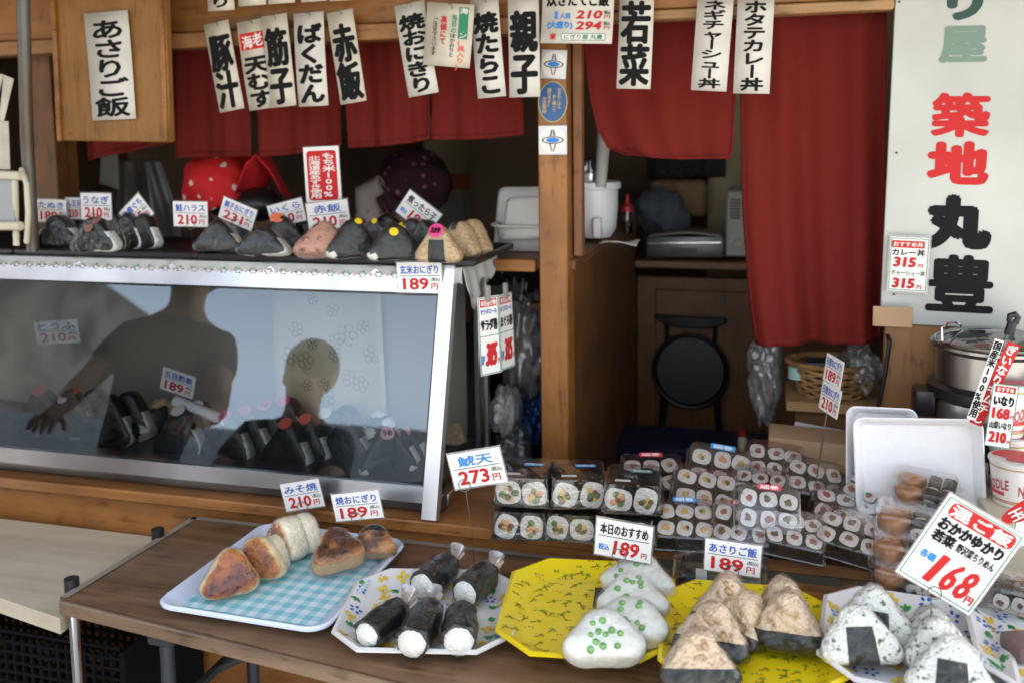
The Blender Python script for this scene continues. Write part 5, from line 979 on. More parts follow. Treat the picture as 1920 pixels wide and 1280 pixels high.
def pack(label, c, Y, kind, wpx, tilt=0, yaw=0, roll=0, fill=(0,), lab='r', seed=0, z=None):
    r = random.Random(seed+11); q = at(c[0], c[1], Y); k = ppm(q); w_ = wpx/k*(1.1 if kind == 'h' else 1)
    tilt = tilt-18+r.uniform(-5, 5) if kind == 'h' else tilt; yaw += r.uniform(-7, 7); roll += r.uniform(-4, 4) if kind == 'h' else 0
    fy = -math.atan2(q.x, q.y)
    if kind == 'h': d_, h_ = w_*.80, w_*.30
    elif kind == 'f': d_, h_ = w_*1.05, w_*.52
    else: d_, h_ = w_*.62, w_*.36
    Mx = Matrix.Translation(q) @ Matrix.Rotation(fy*.6+RAD(yaw), 4, 'Z') @ Matrix.Rotation(RAD(tilt), 4, 'X') @ Matrix.Rotation(RAD(roll), 4, 'Y') @ Matrix.Translation((0, 0, -h_/2))
    if kind == 'f' and label.startswith('upper') and _low: Mx = Matrix.Translation(_low[-1]-Mx.translation+Vector((.006, .010, h_+.0045))) @ Mx
    lim = ZT+.028 if kind == 'i' and label[:7] in ('lowest ', 'fried t') else ZK+.001
    for _ in range(60):     # slide towards the street until the pack rests on the board instead of sinking into it
        zmin = min((Mx @ Vector((a*w_*.51, b*d_*.51, 0))).z for a in (-1, 1) for b in (-1, 1))
        if zmin >= lim: break
        Mx = Matrix.Translation((CAM-q).normalized()*.006) @ Mx
    if kind == 'f' and label.startswith('lower'): _low.append(Mx.translation.copy())
    t = thing('sushi_pack' if kind != 'i' else 'tofu_pack', label, 'food pack', mat=Mx, group=GPK)
    mb = MB(); p = rpoly(w_*1.02, d_*1.02, .008, 4); p2 = rpoly(w_*.9, d_*.9, .008, 4)
    dish([(p, .004), (rpoly(w_*.99, d_*.99, .008, 4), .004), (p2, .001)], .0012).build('base_tray', BLACKP if kind != 'i' else LID, t)
    if kind == 'h':
        rr0 = w_*.136
        for i in range(3):
            for j in range(2):
                mb = MB(); slice_(mb, ((i-1)*w_*.292+r.uniform(-.0022, .0022), (j-.5)*w_*.31+r.uniform(-.0018, .0018), h_*.46+r.uniform(-.002, .001)), rr0, h_*.8, 'z', [r.choice(fill)], r); mb.build('sushi_roll', [NORI, SRICE]+FILLS, t)
    elif kind == 'f':
        for i in range(2):
            mb = MB(); rr0 = w_*.225; slice_(mb, ((i-.5)*w_*.455, 0, rr0+.002), rr0, d_*.86, 'y', (1, 2, 3, 4)[:r.randint(3, 4)], r); mb.build('sushi_roll', [NORI, SRICE]+FILLS, t)
    else:
        for j in range(2): mb = MB(); vs, fs = oni_geo(w_*.42, d_*.46, h_*.8, r.random()*9, .007, .001, p=2.2, e=.7, na=28, nb=14); mb.add(vs, fs, 0, Matrix.Translation((-w_*.24, (j-.5)*d_*.44, h_*.45)) @ Matrix.Rotation(RAD(90), 4, 'X') @ Matrix.Translation((0, 0, -d_*.18))); mb.build('tofu_pouch', INARI, t, smooth=60)
        for i in range(2):
            for j in range(2): mb = MB(); rr0 = w_*.11; slice_(mb, (w_*(.1+.22*i), (j-.5)*d_*.44, h_*.42), rr0, d_*.4, 'y', [3], r); mb.build('sushi_roll', [NORI, SRICE]+FILLS, t)
    lidbox(w_, d_, h_).build('lid', LID, t, smooth=50)
    if lab:
        zz = h_+.0026
        if kind == 'f':
            mb = MB(); bar(mb, -w_*.16, -d_*.34, w_*.26, d_*.08, 0, zz); mb.build('label', LBL['w'], t, smooth=0)
            mb = MB(); bar(mb, w_*.14, d_*.12, w_*.36, d_*.13, 0, zz, .003); mb.build('label', LBL[lab], t, smooth=0); mb = MB(); put(mb, '特選太巻', w_*.14, d_*.12, w_*.3, d_*.08, W_, .03, z=zz+.0005); mb.build('lettering', INKS, t, smooth=0)
        else:
            mb = MB(); bar(mb, 0, d_*.41, w_*.36, d_*.11, 0, zz, .003); mb.build('label', LBL[lab], t, smooth=0)
            mb = MB(); put(mb, '細巻', 0, d_*.41, w_*.28, d_*.08, W_, .03, z=zz+.0004); mb.build('lettering', INKS, t, smooth=0)
    return t
pk = pack
pk('lower thick roll pack of the stack nearest the tall wire card', (978, 966), 1.72, 'f', 96, seed=1, lab=None)
pk('upper thick roll pack with blue label, stack nearest the tall wire card', (994, 920), 1.73, 'f', 100, seed=2, lab='b')
pk('lower thick roll pack of the second stack from the left', (1076, 970), 1.70, 'f', 96, seed=3, lab=None)
pk('upper thick roll pack with blue label on the second stack', (1092, 924), 1.72, 'f', 102, seed=4, lab='b')
pk('lower thick roll pack behind the black titled price card', (1180, 980), 1.68, 'f', 100, seed=5, lab=None)
pk('upper thick roll pack with teal label above the black titled price card', (1200, 930), 1.70, 'f', 104, seed=6, lab='g')
pk('thin roll pack with red label behind the third stack', (1222, 896), 1.86, 'h', 108, 48, 4, seed=7, fill=(0, 4), lab='r')
pk('top thin roll pack with blue label and egg coloured fillings', (1350, 886), 1.83, 'h', 116, 58, -10, 8, seed=8, fill=(1, 4), lab='b')
pk('thin roll pack under the topmost blue labelled one', (1322, 924), 1.78, 'h', 112, 48, -6, 6, seed=9, fill=(1, 4), lab=None)
pk('front thin roll pack with blue label on the plank edge', (1284, 982), 1.68, 'h', 106, 52, 2, 0, seed=10, fill=(1, 4), lab='b')
pk('thin roll pack with red label right of the front blue one', (1390, 988), 1.68, 'h', 104, 52, 0, 4, seed=11, fill=(0, 3), lab='r')
pk('upright thin roll pack with red label in the middle of the pile', (1440, 958), 1.62, 'h', 110, 66, -4, 3, seed=12, fill=(0, 3), lab='r')
pk('hindmost thin roll pack at the top of the pile with tuna fillings', (1452, 872), 1.86, 'h', 102, 52, -8, 10, seed=13, fill=(0, 3), lab=None)
pk('thin roll pack lower right of the hindmost one', (1528, 904), 1.82, 'h', 102, 55, -8, 10, seed=14, fill=(0, 3), lab=None)
pk('thin roll pack lying under the hindmost one', (1424, 916), 1.77, 'h', 100, 42, -6, 6, seed=15, fill=(3,), lab=None)
pk('thin roll pack below the middle of the pile on the plank edge', (1488, 1000), 1.66, 'h', 104, 46, -4, 6, seed=16, fill=(0, 3), lab=None)
pk('thin roll pack at the right end of the plank edge', (1592, 1004), 1.66, 'h', 112, 48, -6, 8, seed=17, fill=(3, 0), lab=None)
pk('thin roll pack lying above the one at the right end of the plank', (1580, 960), 1.70, 'h', 108, 44, -4, 8, seed=18, fill=(3, 0), lab=None)
pk('tipped thin roll pack in front of the white foam trays', (1634, 922), 1.74, 'h', 100, 50, -18, 20, seed=19, fill=(3, 0), lab=None)
pk('topmost fried tofu pack in front of the foam trays', (1736, 918), 1.68, 'i', 116, 28, -8, seed=20, lab=None)
for k, (x, y, Y, lb) in enumerate(((1712, 978, 1.62, 'second fried tofu pack from the top'), (1704, 1030, 1.58, 'third fried tofu pack from the top, beside the large tilted card'), (1706, 1082, 1.55, 'lowest fried tofu pack standing on the low plank'), (1864, 1100, 1.50, 'fried tofu pack at the right edge, behind the large tilted card'))):
    pk(lb, (x, y), Y, 'i', 136, 8, -6, seed=30+k, lab=None)
pkb = thing('food_pack', 'clear pack with dark contents standing on the table below the plank', 'food pack', at(1352, 1068, 1.56), group=GPK)
MB().box((0, 0, -.005), (.135, .085, .03), bev=.008).build('contents', M('dark_nori_block', (.012, .014, .02), .3), pkb); b = lidbox(.165, .11, .062, -.03); b.build('lid', LID, pkb, smooth=50); mb = MB(); mb.box((-.03, -.043, .004), (.018, .001, .03), bev=0); mb.box((.045, -.043, -.004), (.03, .001, .016), 1, bev=0); mb.build('label', [LBL['w'], LBL['b']], pkb, smooth=0)
# ------------------------------------------------------------------ foam trays
def foam(label, c, Y, lean):
    mw, w_, h_ = rect_px(c, Y); t = thing('foam_tray', label, 'tray', mat=mw @ Matrix.Rotation(RAD(-lean), 4, 'X'), group='white foam trays')
    dish([(rr(w_/2, h_/2, .018), .0), (rr(w_/2-.002, h_/2-.002, .017), .0015), (rr(w_/2-.006, h_/2-.006, .014), -.001), (rr(w_/2-.016, h_/2-.016, .010), -.020), (rr(w_/2-.02, h_/2-.02, .008), -.021)], .003).build('tray', FOAM, t, smooth=40)
foam('white foam tray standing at the back, half hidden by the other one', [(1590, 759), (1720, 770), (1722, 925), (1582, 920)], 1.745, 4)
foam('front white foam tray standing upright behind the sushi packs', [(1606, 784), (1853, 788), (1842, 968), (1598, 958)], 1.705, 6)
# ------------------------------------------------------------------ soup warmer with lid and ladle
pc_ = at(1862, 642, 1.865); RW = 102/ppm(pc_)
pot = thing('soup_warmer', 'stainless electric soup warmer with black collar and side handles', 'soup warmer', (pc_.x, 1.865, ZC))
Hh = pc_.z-ZC; PST = M('pot_steel', (.36, .355, .34), .3, 1, var=.1, vs=6, bump=.03, bs=200)
MB().lathe([(RW*1.02, 0), (RW*1.06, .02), (RW*1.06, Hh*.66), (RW*1.02, Hh*.70)], 48).build('body', PST, pot)
MB().lathe([(RW*1.0, Hh*.70), (RW*1.1, Hh*.715), (RW*1.1, Hh*.77), (RW*1.0, Hh*.79)], 48).build('collar', BLACKP, pot)
MB().lathe([(RW*.96, Hh*.79), (RW*.96, Hh*.96), (RW*1.06, Hh*.985), (RW*1.06, Hh*1.0), (RW*.93, Hh*.995), (RW*.93, Hh*.8)], 48).build('inner_pot', PST, pot)
MB().lathe([(RW*.92, Hh*.93), (0, Hh*.93)], 40).build('soup', M('soup_dark', (.02, .012, .008), .1), pot)
for s in (-1, 1):
    MB().box((s*RW*1.17, -.01, Hh*.67), (.036, .06, .05), bev=.008, seg=2).build('side_handle', BLACKP, pot)
MB().prism(rpoly(.075, .07, .02), 0, .004, 0, Matrix.Translation((-.012, -RW*1.06, Hh*.54)) @ Matrix.Rotation(RAD(90), 4, 'X')).build('control_panel', BLACKP, pot)
ld = thing('pot_lid', 'clear glass lid with a bent wire handle resting on the soup warmer', 'lid', (pc_.x, 1.865, pc_.z+.002))
MB().lathe([(RW*.97, 0), (RW*.8, .012), (RW*.4, .02), (0, .023)], 40).build('glass', clear('lid_glass', (.6, .62, .62), .03, .5, .05, haze=.02), ld, smooth=60)
MB().tube([(RW*.98*math.cos(a), RW*.98*math.sin(a), .001) for a in [math.tau*k/40 for k in range(40)]], .003, 0, 8, closed=True).build('rim', CHROME, ld)
hx = at(1764, 640, 1.85).x-pc_.x; hx2 = at(1806, 632, 1.865).x-pc_.x
MB().tube([(hx, -.03, -.002), (hx, -.02, .026), (hx+.012, -.01, .032), (hx2-.012, .02, .03), (hx2, .025, .024), (hx2+.002, .025, .01)], .0022, 0, 8).build('wire_handle', CHROME, ld)
la, lb_ = at(1902, 592, 1.85), at(1872, 690, 1.84); ld2 = thing('ladle', 'ladle with black looped handle leaning in the soup warmer', 'ladle', (0, 0, 0))
dd = (lb_-la); m1 = la+dd*.33
MB().tube([m1, lb_, lb_+dd*.2], .0065, 0, 8).build('shaft', CHROME, ld2)
b = MB(); n_ = Vector((0, -1, 0)); sd_ = dd.normalized().cross(n_).normalized()
b.tube([m1+dd*.02, la+dd*.14, la+dd*.10+sd_*.006, la+dd*.02+sd_*.007, la-dd*.03, la+dd*.02-sd_*.007, la+dd*.10-sd_*.006, la+dd*.14], .0058, 0, 8); b.tube([m1+dd*.03, la+dd*.12], .0085, 0, 8); b.build('handle', BLACKP, ld2)
GO = 'slanted cards in front of the soup warmer'
mw, w_, h_ = rect_px([(1868, 632), (1889, 640), (1843, 800), (1824, 792)], 1.655); t = thing('menu_card', 'narrow red card with white lettering leaning before the soup warmer', 'menu card', mat=mw @ Matrix.Translation((.008, 0, 0)), group=GO)
MB().box((0, 0, -.0004), (w_*1.15, h_, .0008), bev=0).build('card', RED, t, smooth=0); mb = MB(); vput(mb, 'ぎいなりキムチし', 0, h_*.48, w_*.9, h_*.12, W_, .04); mb.build('lettering', INKS, t, smooth=0)
mw, w_, h_ = rect_px([(1852, 632), (1869, 636), (1842, 792), (1826, 786)], 1.652); t = thing('menu_card', 'narrow white card with black characters leaning before the soup warmer', 'menu card', mat=mw, group=GO)
MB().box((0, 0, -.0004), (w_, h_, .0008), bev=0).build('card', PAPER, t, smooth=0); mb = MB(); vput(mb, '国産米100%使用', 0, h_*.48, w_*.85, h_*.105, K_, .05); mb.build('lettering', INKS, t, smooth=0)
mw, w_, h_ = rect_px([(1857, 717), (1906, 723), (1898, 842), (1851, 834)], 1.63); t = thing('menu_card', 'small green edged card reading いなり (inari) 168 and 210', 'menu card', mat=mw, group=GO)
MB().box((0, 0, -.0004), (w_, h_, .0008), bev=0).build('card', PAPER, t, smooth=0); mb = MB(); frame(mb, w_, h_, .001, G_); bar(mb, 0, h_*.42, w_*.8, h_*.1, R_); put(mb, 'おすすめ', 0, h_*.42, w_*.66, h_*.07, W_, .03, z=.001); put(mb, 'いなり', 0, h_*.24, w_*.8, h_*.16, K_, .05); put(mb, '168', -.04*w_, h_*.04, w_*.7, h_*.18, R_, .07); put(mb, '山菜いなり', 0, -h_*.15, w_*.84, h_*.12, K_, .03); put(mb, '210', -.04*w_, -h_*.34, w_*.7, h_*.18, R_, .07)
for y in (0, -.4): put(mb, '円', w_*.4, h_*y, w_*.12, h_*.06, R_)
mb.build('lettering', INKS, t, smooth=0)
# ------------------------------------------------------------------ cups of noodles
CUPW = M('cup_white', (.74, .72, .68), .4); CUPR = M('cup_red', (.6, .05, .06), .4); CUPG = M('cup_gold', (.5, .36, .16), .4)
def cup(label, px, py, Y, wpx, hpx, lid, z=None):
    q = at(px, py, Y); k = ppm(q); r0 = wpx/k/2; H = hpx/k; fy = -math.atan2(q.x, q.y)
    t = thing('noodle_cup', label, 'noodle cup', (q.x, q.y, q.z if z is None else z), fy, group='cups of noodles at the right edge')
    MB().lathe([(r0*.78, 0), (r0*.98, H*.94), (r0*1.04, H*.96), (r0*1.04, H)], 36).build('cup', CUPW, t)
    def wrapped(mb): mb.v = [(math.sin(x)*((r0*.78+(r0*.2)*min(1, z/H/.94))+y), -math.cos(x)*((r0*.78+(r0*.2)*min(1, z/H/.94))+y), z) for x, y, z in mb.v]; return mb
    mb = MB()
    for z0, z1, mi in ((H*.86, H*.9, 1), (H*.08, H*.12, 1), (H*.13, H*.15, 0)): mb.grid(lambda u, v: (-math.pi+2*math.pi*u, .0006, z0+(z1-z0)*v), 40, 1, mi)
    for s_ in (-1.0, .9, 2.9):
        m2 = MB(); put(m2, 'NOODLE', 0, 0, 1.5, H*.24, 0, .05); mb.add([(s_+x, .0008, H*.46+y+.05*H*math.sin(2*x)) for x, y, z in m2.v], m2.f, 0)
        mb.grid(lambda u, v: (s_-.55+1.1*u, .0007, H*(.25+.08*v)), 10, 1, 0)
    wrapped(mb).build('print', [CUPR, CUPG], t, smooth=0)
    mb = MB(); mb.lathe([(r0*1.03, H+.0004), (r0*.98, H+.0016), (0, H+.0012)], 36, 0); n = 24
    mb.add([(r0*.9*math.cos(a), r0*.9*math.sin(a), H+.0024) for a in [RAD(-40+220*i/n) for i in range(n+1)]], [tuple(range(n+1))], 1); bar(mb, 0, -r0*.35, r0*.7, r0*.5, 1, H+.0026)
    mb.build('lid', [CUPW, CUPR], t, smooth=30)
wb = MB().box((at(1890, 950, 1.72).x+.05, 1.72, (ZC+at(1890, 944, 1.68).z)/2), (.2, .2, at(1890, 944, 1.68).z-ZC), bev=.003).build('wooden_box', PLY, None); tag(wb, 'small plywood box the noodle cups stand on at the right edge', 'box')
zc_ = at(1890, 944, 1.68).z
cup('white noodle cup with red band, lower one with its lid showing', 1902, 940, 1.69, 92, 84, 1)
zu_ = zc_+98/ppm(at(1880, 940, 1.76))+.003
cup('noodle cup at the bottom of the stack behind the red lidded one', 1884, 944, 1.765, 74, 98, 0, zc_)
cup('top noodle cup of the stack behind the inari card', 1884, 850, 1.765, 74, 98, 0, zu_)
cup('lower noodle cup of the stack cut off at the right edge', 1966, 944, 1.765, 76, 98, 0, zc_)
cup('top noodle cup of the stack cut off at the right edge', 1966, 846, 1.765, 76, 98, 0, zu_)
mw, w_, h_ = rect_px([(1878, 960), (1990, 900), (2010, 935), (1888, 990)], 1.50); t = thing('menu_card', 'red oval label with white characters poking in at the right edge', 'menu card', mat=mw @ Matrix.Translation((-.004, 0, 0)))
MB().prism([(w_*.5*math.cos(math.tau*k/32), h_*.5*math.sin(math.tau*k/32)) for k in range(32)], -.001, 0).build('card', RED, t, smooth=0); mb = MB(); put(mb, '玉子焼', 0, 0, w_*.74, h_*.62, W_, .03); mb.build('lettering', INKS, t, smooth=0)
mw, w_, h_ = rect_px([(1906, 960), (1990, 975), (1975, 1040), (1894, 1018)], 1.51); t = thing('price_card', 'white card with green edge cut off by the right frame edge', 'price card', mat=mw)
MB().box((0, 0, -.0004), (w_, h_, .0008), bev=0).build('card', PAPER, t, smooth=0); mb = MB(); frame(mb, w_*.97, h_*.97, .0014, G_, .0003); put(mb, '各', -w_*.36, -h_*.2, w_*.16, h_*.3, C_, .04); mb.build('lettering', INKS, t, smooth=0)
# price slip taped on the white sign, two cards on one stick
mw, w_, h_ = rect_px([(1671, 444), (1744, 447), (1737, 549), (1663, 544)], 1.948); t = thing('menu_card', 'small laminated card with two 315 prices taped on the white sign', 'menu card', mat=mw)
MB().box((0, 0, -.0004), (w_, h_, .0008), bev=0).build('card', PAPER, t, smooth=0); mb = MB(); sleeve(mb, w_, h_, .05); mb.build('laminate', SLEEVE, t, smooth=0); mb = MB(); frame(mb, w_*.96, h_*.96, .0012, G_); bar(mb, -.04*w_, h_*.37, w_*.84, h_*.13, R_, .0007, .002); put(mb, 'おすすめ丼', -.04*w_, h_*.37, w_*.76, h_*.09, W_, .03, z=.001)
put(mb, 'カレー丼', -.02*w_, h_*.22, w_*.84, h_*.13, K_, .03); put(mb, '315', -.1*w_, h_*.04, w_*.58, h_*.19, R_, .08, slant=.1); put(mb, 'チャーシュー丼', 0, -h_*.16, w_*.86, h_*.1, K_, .01); put(mb, '315', -.1*w_, -h_*.35, w_*.58, h_*.19, R_, .08, slant=.1)
for y in (-.02, -.41): put(mb, '円', w_*.3, h_*y, w_*.12, h_*.07, R_)
mb.build('lettering', INKS, t, smooth=0)
st = at(1530, 905, 1.80); s1 = at(1556, 740, 1.80); s0 = at(1568, 665, 1.80)
for c, nm, ti, lb in (([(1551, 660), (1583, 680), (1574, 730), (1543, 711)], '189', '日替おにぎり', 'upper of two turned cards on one thin stick, reading 189'), ([(1545, 713), (1577, 733), (1570, 787), (1533, 762)], '210', '日替おにぎり', 'lower of two turned cards on one thin stick, reading 210')):
    price(c, [1.80, 1.74, 1.74, 1.80], ti, nm, lb, group='turned cards on the thin stick', slv=False)
tag(MB().tube([st, s1+Vector((0, .003, 0)), s0+Vector((0, .003, 0))], .0014, 0, 6).build('card_stick', WIRE, None), 'thin wire stick holding the two turned price cards', 'stick')
# ------------------------------------------------------------------ behind the counter
def boxthing(name, label, cat, c, Y, mat, depth=.1, bev=.004, group=None, z=None):
    """a box whose front face fills a quad of photo pixels at depth Y"""
    mw, w_, h_ = rect_px(c, Y); o = MB().box((0, 0, -depth/2), (w_, h_, depth), bev=bev, seg=2).build(name, mat, None, mw=mw); return tag(o, label, cat, group)
# folded round stool
sc_ = at(1295, 692, YB-.04); R_s = 68/ppm(sc_)
stl = thing('folding_stool', 'black folded stool with a round padded seat and curved backrest, leaning on the rear cabinet', 'stool', (sc_.x, YB-.05, sc_.z))
F = Matrix.Rotation(RAD(84), 4, 'X')
MB().lathe([(0, .018), (R_s*.9, .016), (R_s*.96, .008), (R_s*.96, -.012), (0, -.014)], 40, 0, F).build('seat', M('stool_vinyl', (.006, .006, .007), .5), stl)
MB().tube([(R_s*math.cos(a), -.016, R_s*math.sin(a)) for a in [math.tau*k/44 for k in range(44)]], .006, 0, 8, closed=True).build('seat_ring', M('stool_frame', (.02, .021, .023), .3, .5), stl)
SFM = MATS['stool_frame']; ft = at(1243, 845, YB-.05)-Vector((sc_.x, YB-.05, sc_.z)); bk = at(1235, 590, YB-.05)-Vector((sc_.x, YB-.05, sc_.z))
for s in (-1, 1):
    MB().tube([(s*R_s*.72, .006, -R_s*.5), (s*R_s*.74, .004, -R_s*1.2), (s*R_s*.86, 0, ft.z-.02), (s*R_s*.9, 0, ft.z-.3)], .011, 0, 10).build('leg', SFM, stl); MB().tube([(s*R_s*.62, .006, R_s*.6), (s*R_s*.66, .006, bk.z-.03)], .007, 0, 8).build('back_rod', SFM, stl)
mb = MB(); mb.grid(lambda u, v: ((u-.5)*R_s*1.9, -.012*math.cos((u-.5)*math.pi), bk.z-.034*(1-abs(2*u-1)**3*.65)*v-.004*u), 24, 6); mb.build('backrest', MATS['stool_vinyl'], stl, solid=.02)
tag(MB().box((at(1300, 900, 2.62).x, 2.72, at(1300, 842, 2.62).z/2), (.5, .2, at(1300, 842, 2.62).z), bev=.01).build('plastic_crate', M('navy_plastic', (.008, .012, .04), .4), None), 'dark navy crate standing in the passage below the stool', 'crate')
rb = thing('small_bottle', 'small bottle with a red cap at the foot of the rear cabinet', 'bottle', at(1392, 842, 2.62)); MB().lathe([(.013, 0), (.013, .03), (.008, .04)], 14).build('bottle', CREAM, rb); MB().lathe([(.010, .038), (.010, .056), (0, .056)], 14).build('cap', RED, rb)
# things on the rear cabinet
mw, w_, h_ = rect_px([(1210, 434), (1357, 434), (1357, 484), (1210, 486)], 3.02); gr = thing('table_grill', 'grey metal table grill on the rear cabinet above the stool', 'grill', mat=mw)
MB().box((0, -h_*.1, -.09), (w_, h_*.78, .16), bev=.006, seg=2).build('body', M('grill_grey', (.13, .135, .13), .35, .6), gr); mb = MB(); mb.grid(lambda u, v: ((u-.5)*w_*.96, h_*.30+.012*math.sin(math.pi*u), -.16*v), 20, 1); mb.build('lid', M('grill_lid', (.3, .3, .27), .3, .7), gr, solid=.006); MB().box((0, h_*.08, -.002), (w_*.94, .004, .012), bev=.001).build('front_bar', CHROME, gr); MB().box((-w_*.02, -h_*.22, -.009), (w_*.36, h_*.16, .004), bev=.001).build('name_plate', BLACKP, gr)
mw, w_, h_ = rect_px([(1360, 358), (1398, 358), (1400, 484), (1360, 482)], 3.03); mo = thing('microwave_oven', 'pale microwave oven edge showing beside the long noren', 'microwave oven', mat=mw @ Matrix.Translation((.1, 0, 0)))
MB().box((0, 0, -.14), (w_+.2, h_, .26), bev=.006).build('body', M('oven_white', (.42, .42, .38), .4), mo); mb = MB(); [mb.box((-.1-w_*.05+.0*k, h_*(.36-.045*k), -.009), (w_*.5, .006, .004), bev=0) for k in range(7)]; mb.build('vent', BLACKP, mo, smooth=0); MB().lathe([(.014, 0), (.012, .014), (0, .014)], 20, 0, Matrix.Translation((-.1+w_*.15, -h_*.28, -.010))).build('knob', CREAM, mo)
for k, (c, Y, lb) in enumerate((([(1294, 386), (1318, 386), (1322, 434), (1288, 434)], 3.25, 'tall stack of dark purple cups behind the grill'), ([(1322, 408), (1342, 408), (1346, 434), (1320, 434)], 3.22, 'short dark purple cup behind the grill'))):
    q = at((c[2][0]+c[3][0])/2, c[2][1], Y); kk = ppm(q); MBx = MB().lathe([((c[2][0]-c[3][0])/2/kk, 0), ((c[1][0]-c[0][0])/2/kk, (c[2][1]-c[1][1])/kk), ((c[1][0]-c[0][0])/2.6/kk, (c[2][1]-c[1][1])/kk+.002), (0, (c[2][1]-c[1][1])/kk)], 20)
    o = MBx.build('cup_stack', M('purple_cup', (.1, .006, .03), .35), None); o.location = (q.x, q.y, ZR+.0); tag(o, lb, 'cups', 'purple cups')
tag(MB().box((0, 0, 0), (.2, .12, .13), bev=.03, seg=3).build('paper_bag', M('kraft', (.25, .15, .07), .8, var=.2, vs=20, bump=.6, bs=18), None, mw=Matrix.Translation(at(1272, 372, 3.34))), 'crumpled tan paper bag at the back of the rear cabinet', 'paper bag')
mb = MB(); mb.ell((0, 0, 0), (.085, .07, .085), n=48, k=36); mb.v = [tuple(Vector(v)*(1+.4*noise.noise(Vector(v)*16)+.3*abs(noise.noise(Vector((v[0]*40, v[1]*40, v[2]*14)))))) for v in mb.v]; tag(mb.build('cloth_bundle', M('slate_cloth', (.09, .11, .14), .9, var=.2, vs=20), None, mw=Matrix.Translation(at(1246, 405, 3.22))), 'slate blue cloth bundle between the grill and the post', 'cloth')
tag(curtain('patterned_cloth', [(1212, 290), (1214, 336)], [(1362, 284), (1360, 333)], 3.4, None, 2, .008, 20, 6, ph=1, mat=dotted('flower_cloth', (.02, .018, .015), (.2, .15, .06), 60, .05)), 'dark flowered cloth valance hanging at the back of the passage', 'cloth')
tag(MB().box((at(1378, 380, 3.5).x, 3.56, 1.2), (.2, .06, 2.2)).build('beige_door', M('beige_door', (.4, .34, .18), .6), None), 'beige cupboard door behind the microwave oven', 'cupboard')
rbt = at(1176, 446, 2.55); sb_ = thing('sauce_bottle', 'soy sauce bottle with a red nozzle cap on the side cabinet', 'bottle', (rbt.x, rbt.y, ZTOP)); kk = ppm(rbt)
MB().lathe([(11/kk, 0), (12/kk, .002), (12/kk, 40/kk)], 18).build('glass', clear('bottle_glass', (.6, .55, .5), .08, .6, .05), sb_); MB().lathe([(10.5/kk, .002), (10.5/kk, 20/kk), (0, 20/kk)], 18).build('sauce', M('soy', (.01, .006, .004), .1), sb_); MB().lathe([(12.5/kk, 40/kk), (12.5/kk, 50/kk), (5/kk, 56/kk), (3.5/kk, 72/kk), (0, 74/kk)], 18).build('cap', M('cap_red', (.42, .015, .02), .35), sb_)
# rice tub and cooker on the side cabinet
tq = at(985, 480, 2.10); kk = ppm(tq); tub = thing('plastic_tub', 'white plastic basin with two folded lids leaning in it, left of the post', 'tub', (tq.x, 2.17, ZTOP)); WT = 136/kk
TUBP = M('tub_plastic', (.55, .53, .48), .4, var=.06, vs=10)
dish([(rr(WT/2, .1, .04), 52/kk), (rr(WT/2-.004, .096, .036), 54/kk), (rr(WT/2-.012, .088, .03), 52/kk), (rr(WT/2-.016, .08, .03), 20/kk), (rr(WT/2-.024, .07, .03), .006)], .004).build('basin', TUBP, tub, smooth=50)
for k, (qd, yy) in enumerate((([(930, 352), (1062, 352), (1066, 470), (917, 470)], 2.15), ([(950, 372), (1066, 366), (1070, 440), (926, 452)], 2.085))):
    m2, w2, h2 = rect_px(qd, yy); sk_ = .16 if k else .1; mb = MB()
    def lf(u, v):
        x = (u-.5)*w2*(1-sk_*v); rc = 1-max(0, abs(2*u-1)-.8)/.2; return (x, -h2/2+h2*v*(.93+.07*rc**.5), .012*math.sin(math.pi*u)-.03*v)
    mb.grid(lf, 24, 10); mb.build('folded_lid', TUBP, tub, solid=.005).matrix_world = m2
cq = at(1118, 466, 2.28); kk = ppm(cq); ck = thing('rice_cooker', 'round white rice container with a flat rim, behind the post', 'rice container', (cq.x-.02, 2.36, ZTOP+.01)); RC = 46/kk
MB().lathe([(RC*.7, 0), (RC*.92, .02), (RC*1.0, 60/kk), (RC*1.0, 96/kk)], 36).build('body', WHITEP, ck); MB().lathe([(RC*1.0, 92/kk), (RC*1.12, 94/kk), (RC*1.12, 106/kk), (RC*1.0, 108/kk), (0, 108/kk)], 36).build('rim', WHITEP, ck); MB().box((.02, -RC*.98, .03), (.02, .03, .05), bev=.003).build('paper_tag', PAPER, ck)
jq = at(1098, 352, 2.34); jr = thing('glass_jar', 'steel rimmed glass jar standing on the rice container', 'jar', (cq.x-.03, 2.36, ZTOP+.01+109/kk)); MB().lathe([(26/kk, 0), (27/kk, 40/kk), (25/kk, 44/kk)], 24).build('jar', clear('jar_glass', (.5, .52, .5), .1, .6, .08), jr); MB().lathe([(27/kk, 0), (27.5/kk, 14/kk), (0, 14/kk)], 24).build('band', STEEL, jr)
pp = thing('plastic_scoop', 'tall white plastic scoop standing beside the jar on the rice container', 'scoop', (0, 0, 0)); a, b2 = at(1126, 352, 2.30), at(1134, 236, 2.32); MB().tube([a, a.lerp(b2, .5), b2], [.014, .016, .017], 0, 12).build('handle', M('scoop_grey', (.45, .45, .43), .4), pp); MB().ell(b2+Vector((.0, .0, .02)), (.024, .01, .04)).build('blade', MATS['scoop_grey'], pp)
tag(MB().grid(lambda u, v: (u*.09, v*.07, .006*math.sin(u*4)*math.cos(v*3)+.004), 8, 6).build('paper_sheet', PAPER, None, solid=.0012, mw=Matrix.Translation(Vector((at(1134, 452, 2.3).x, 2.22, ZTOP+.005)))), 'loose white paper sheet on the side cabinet below the sauce bottle', 'paper')
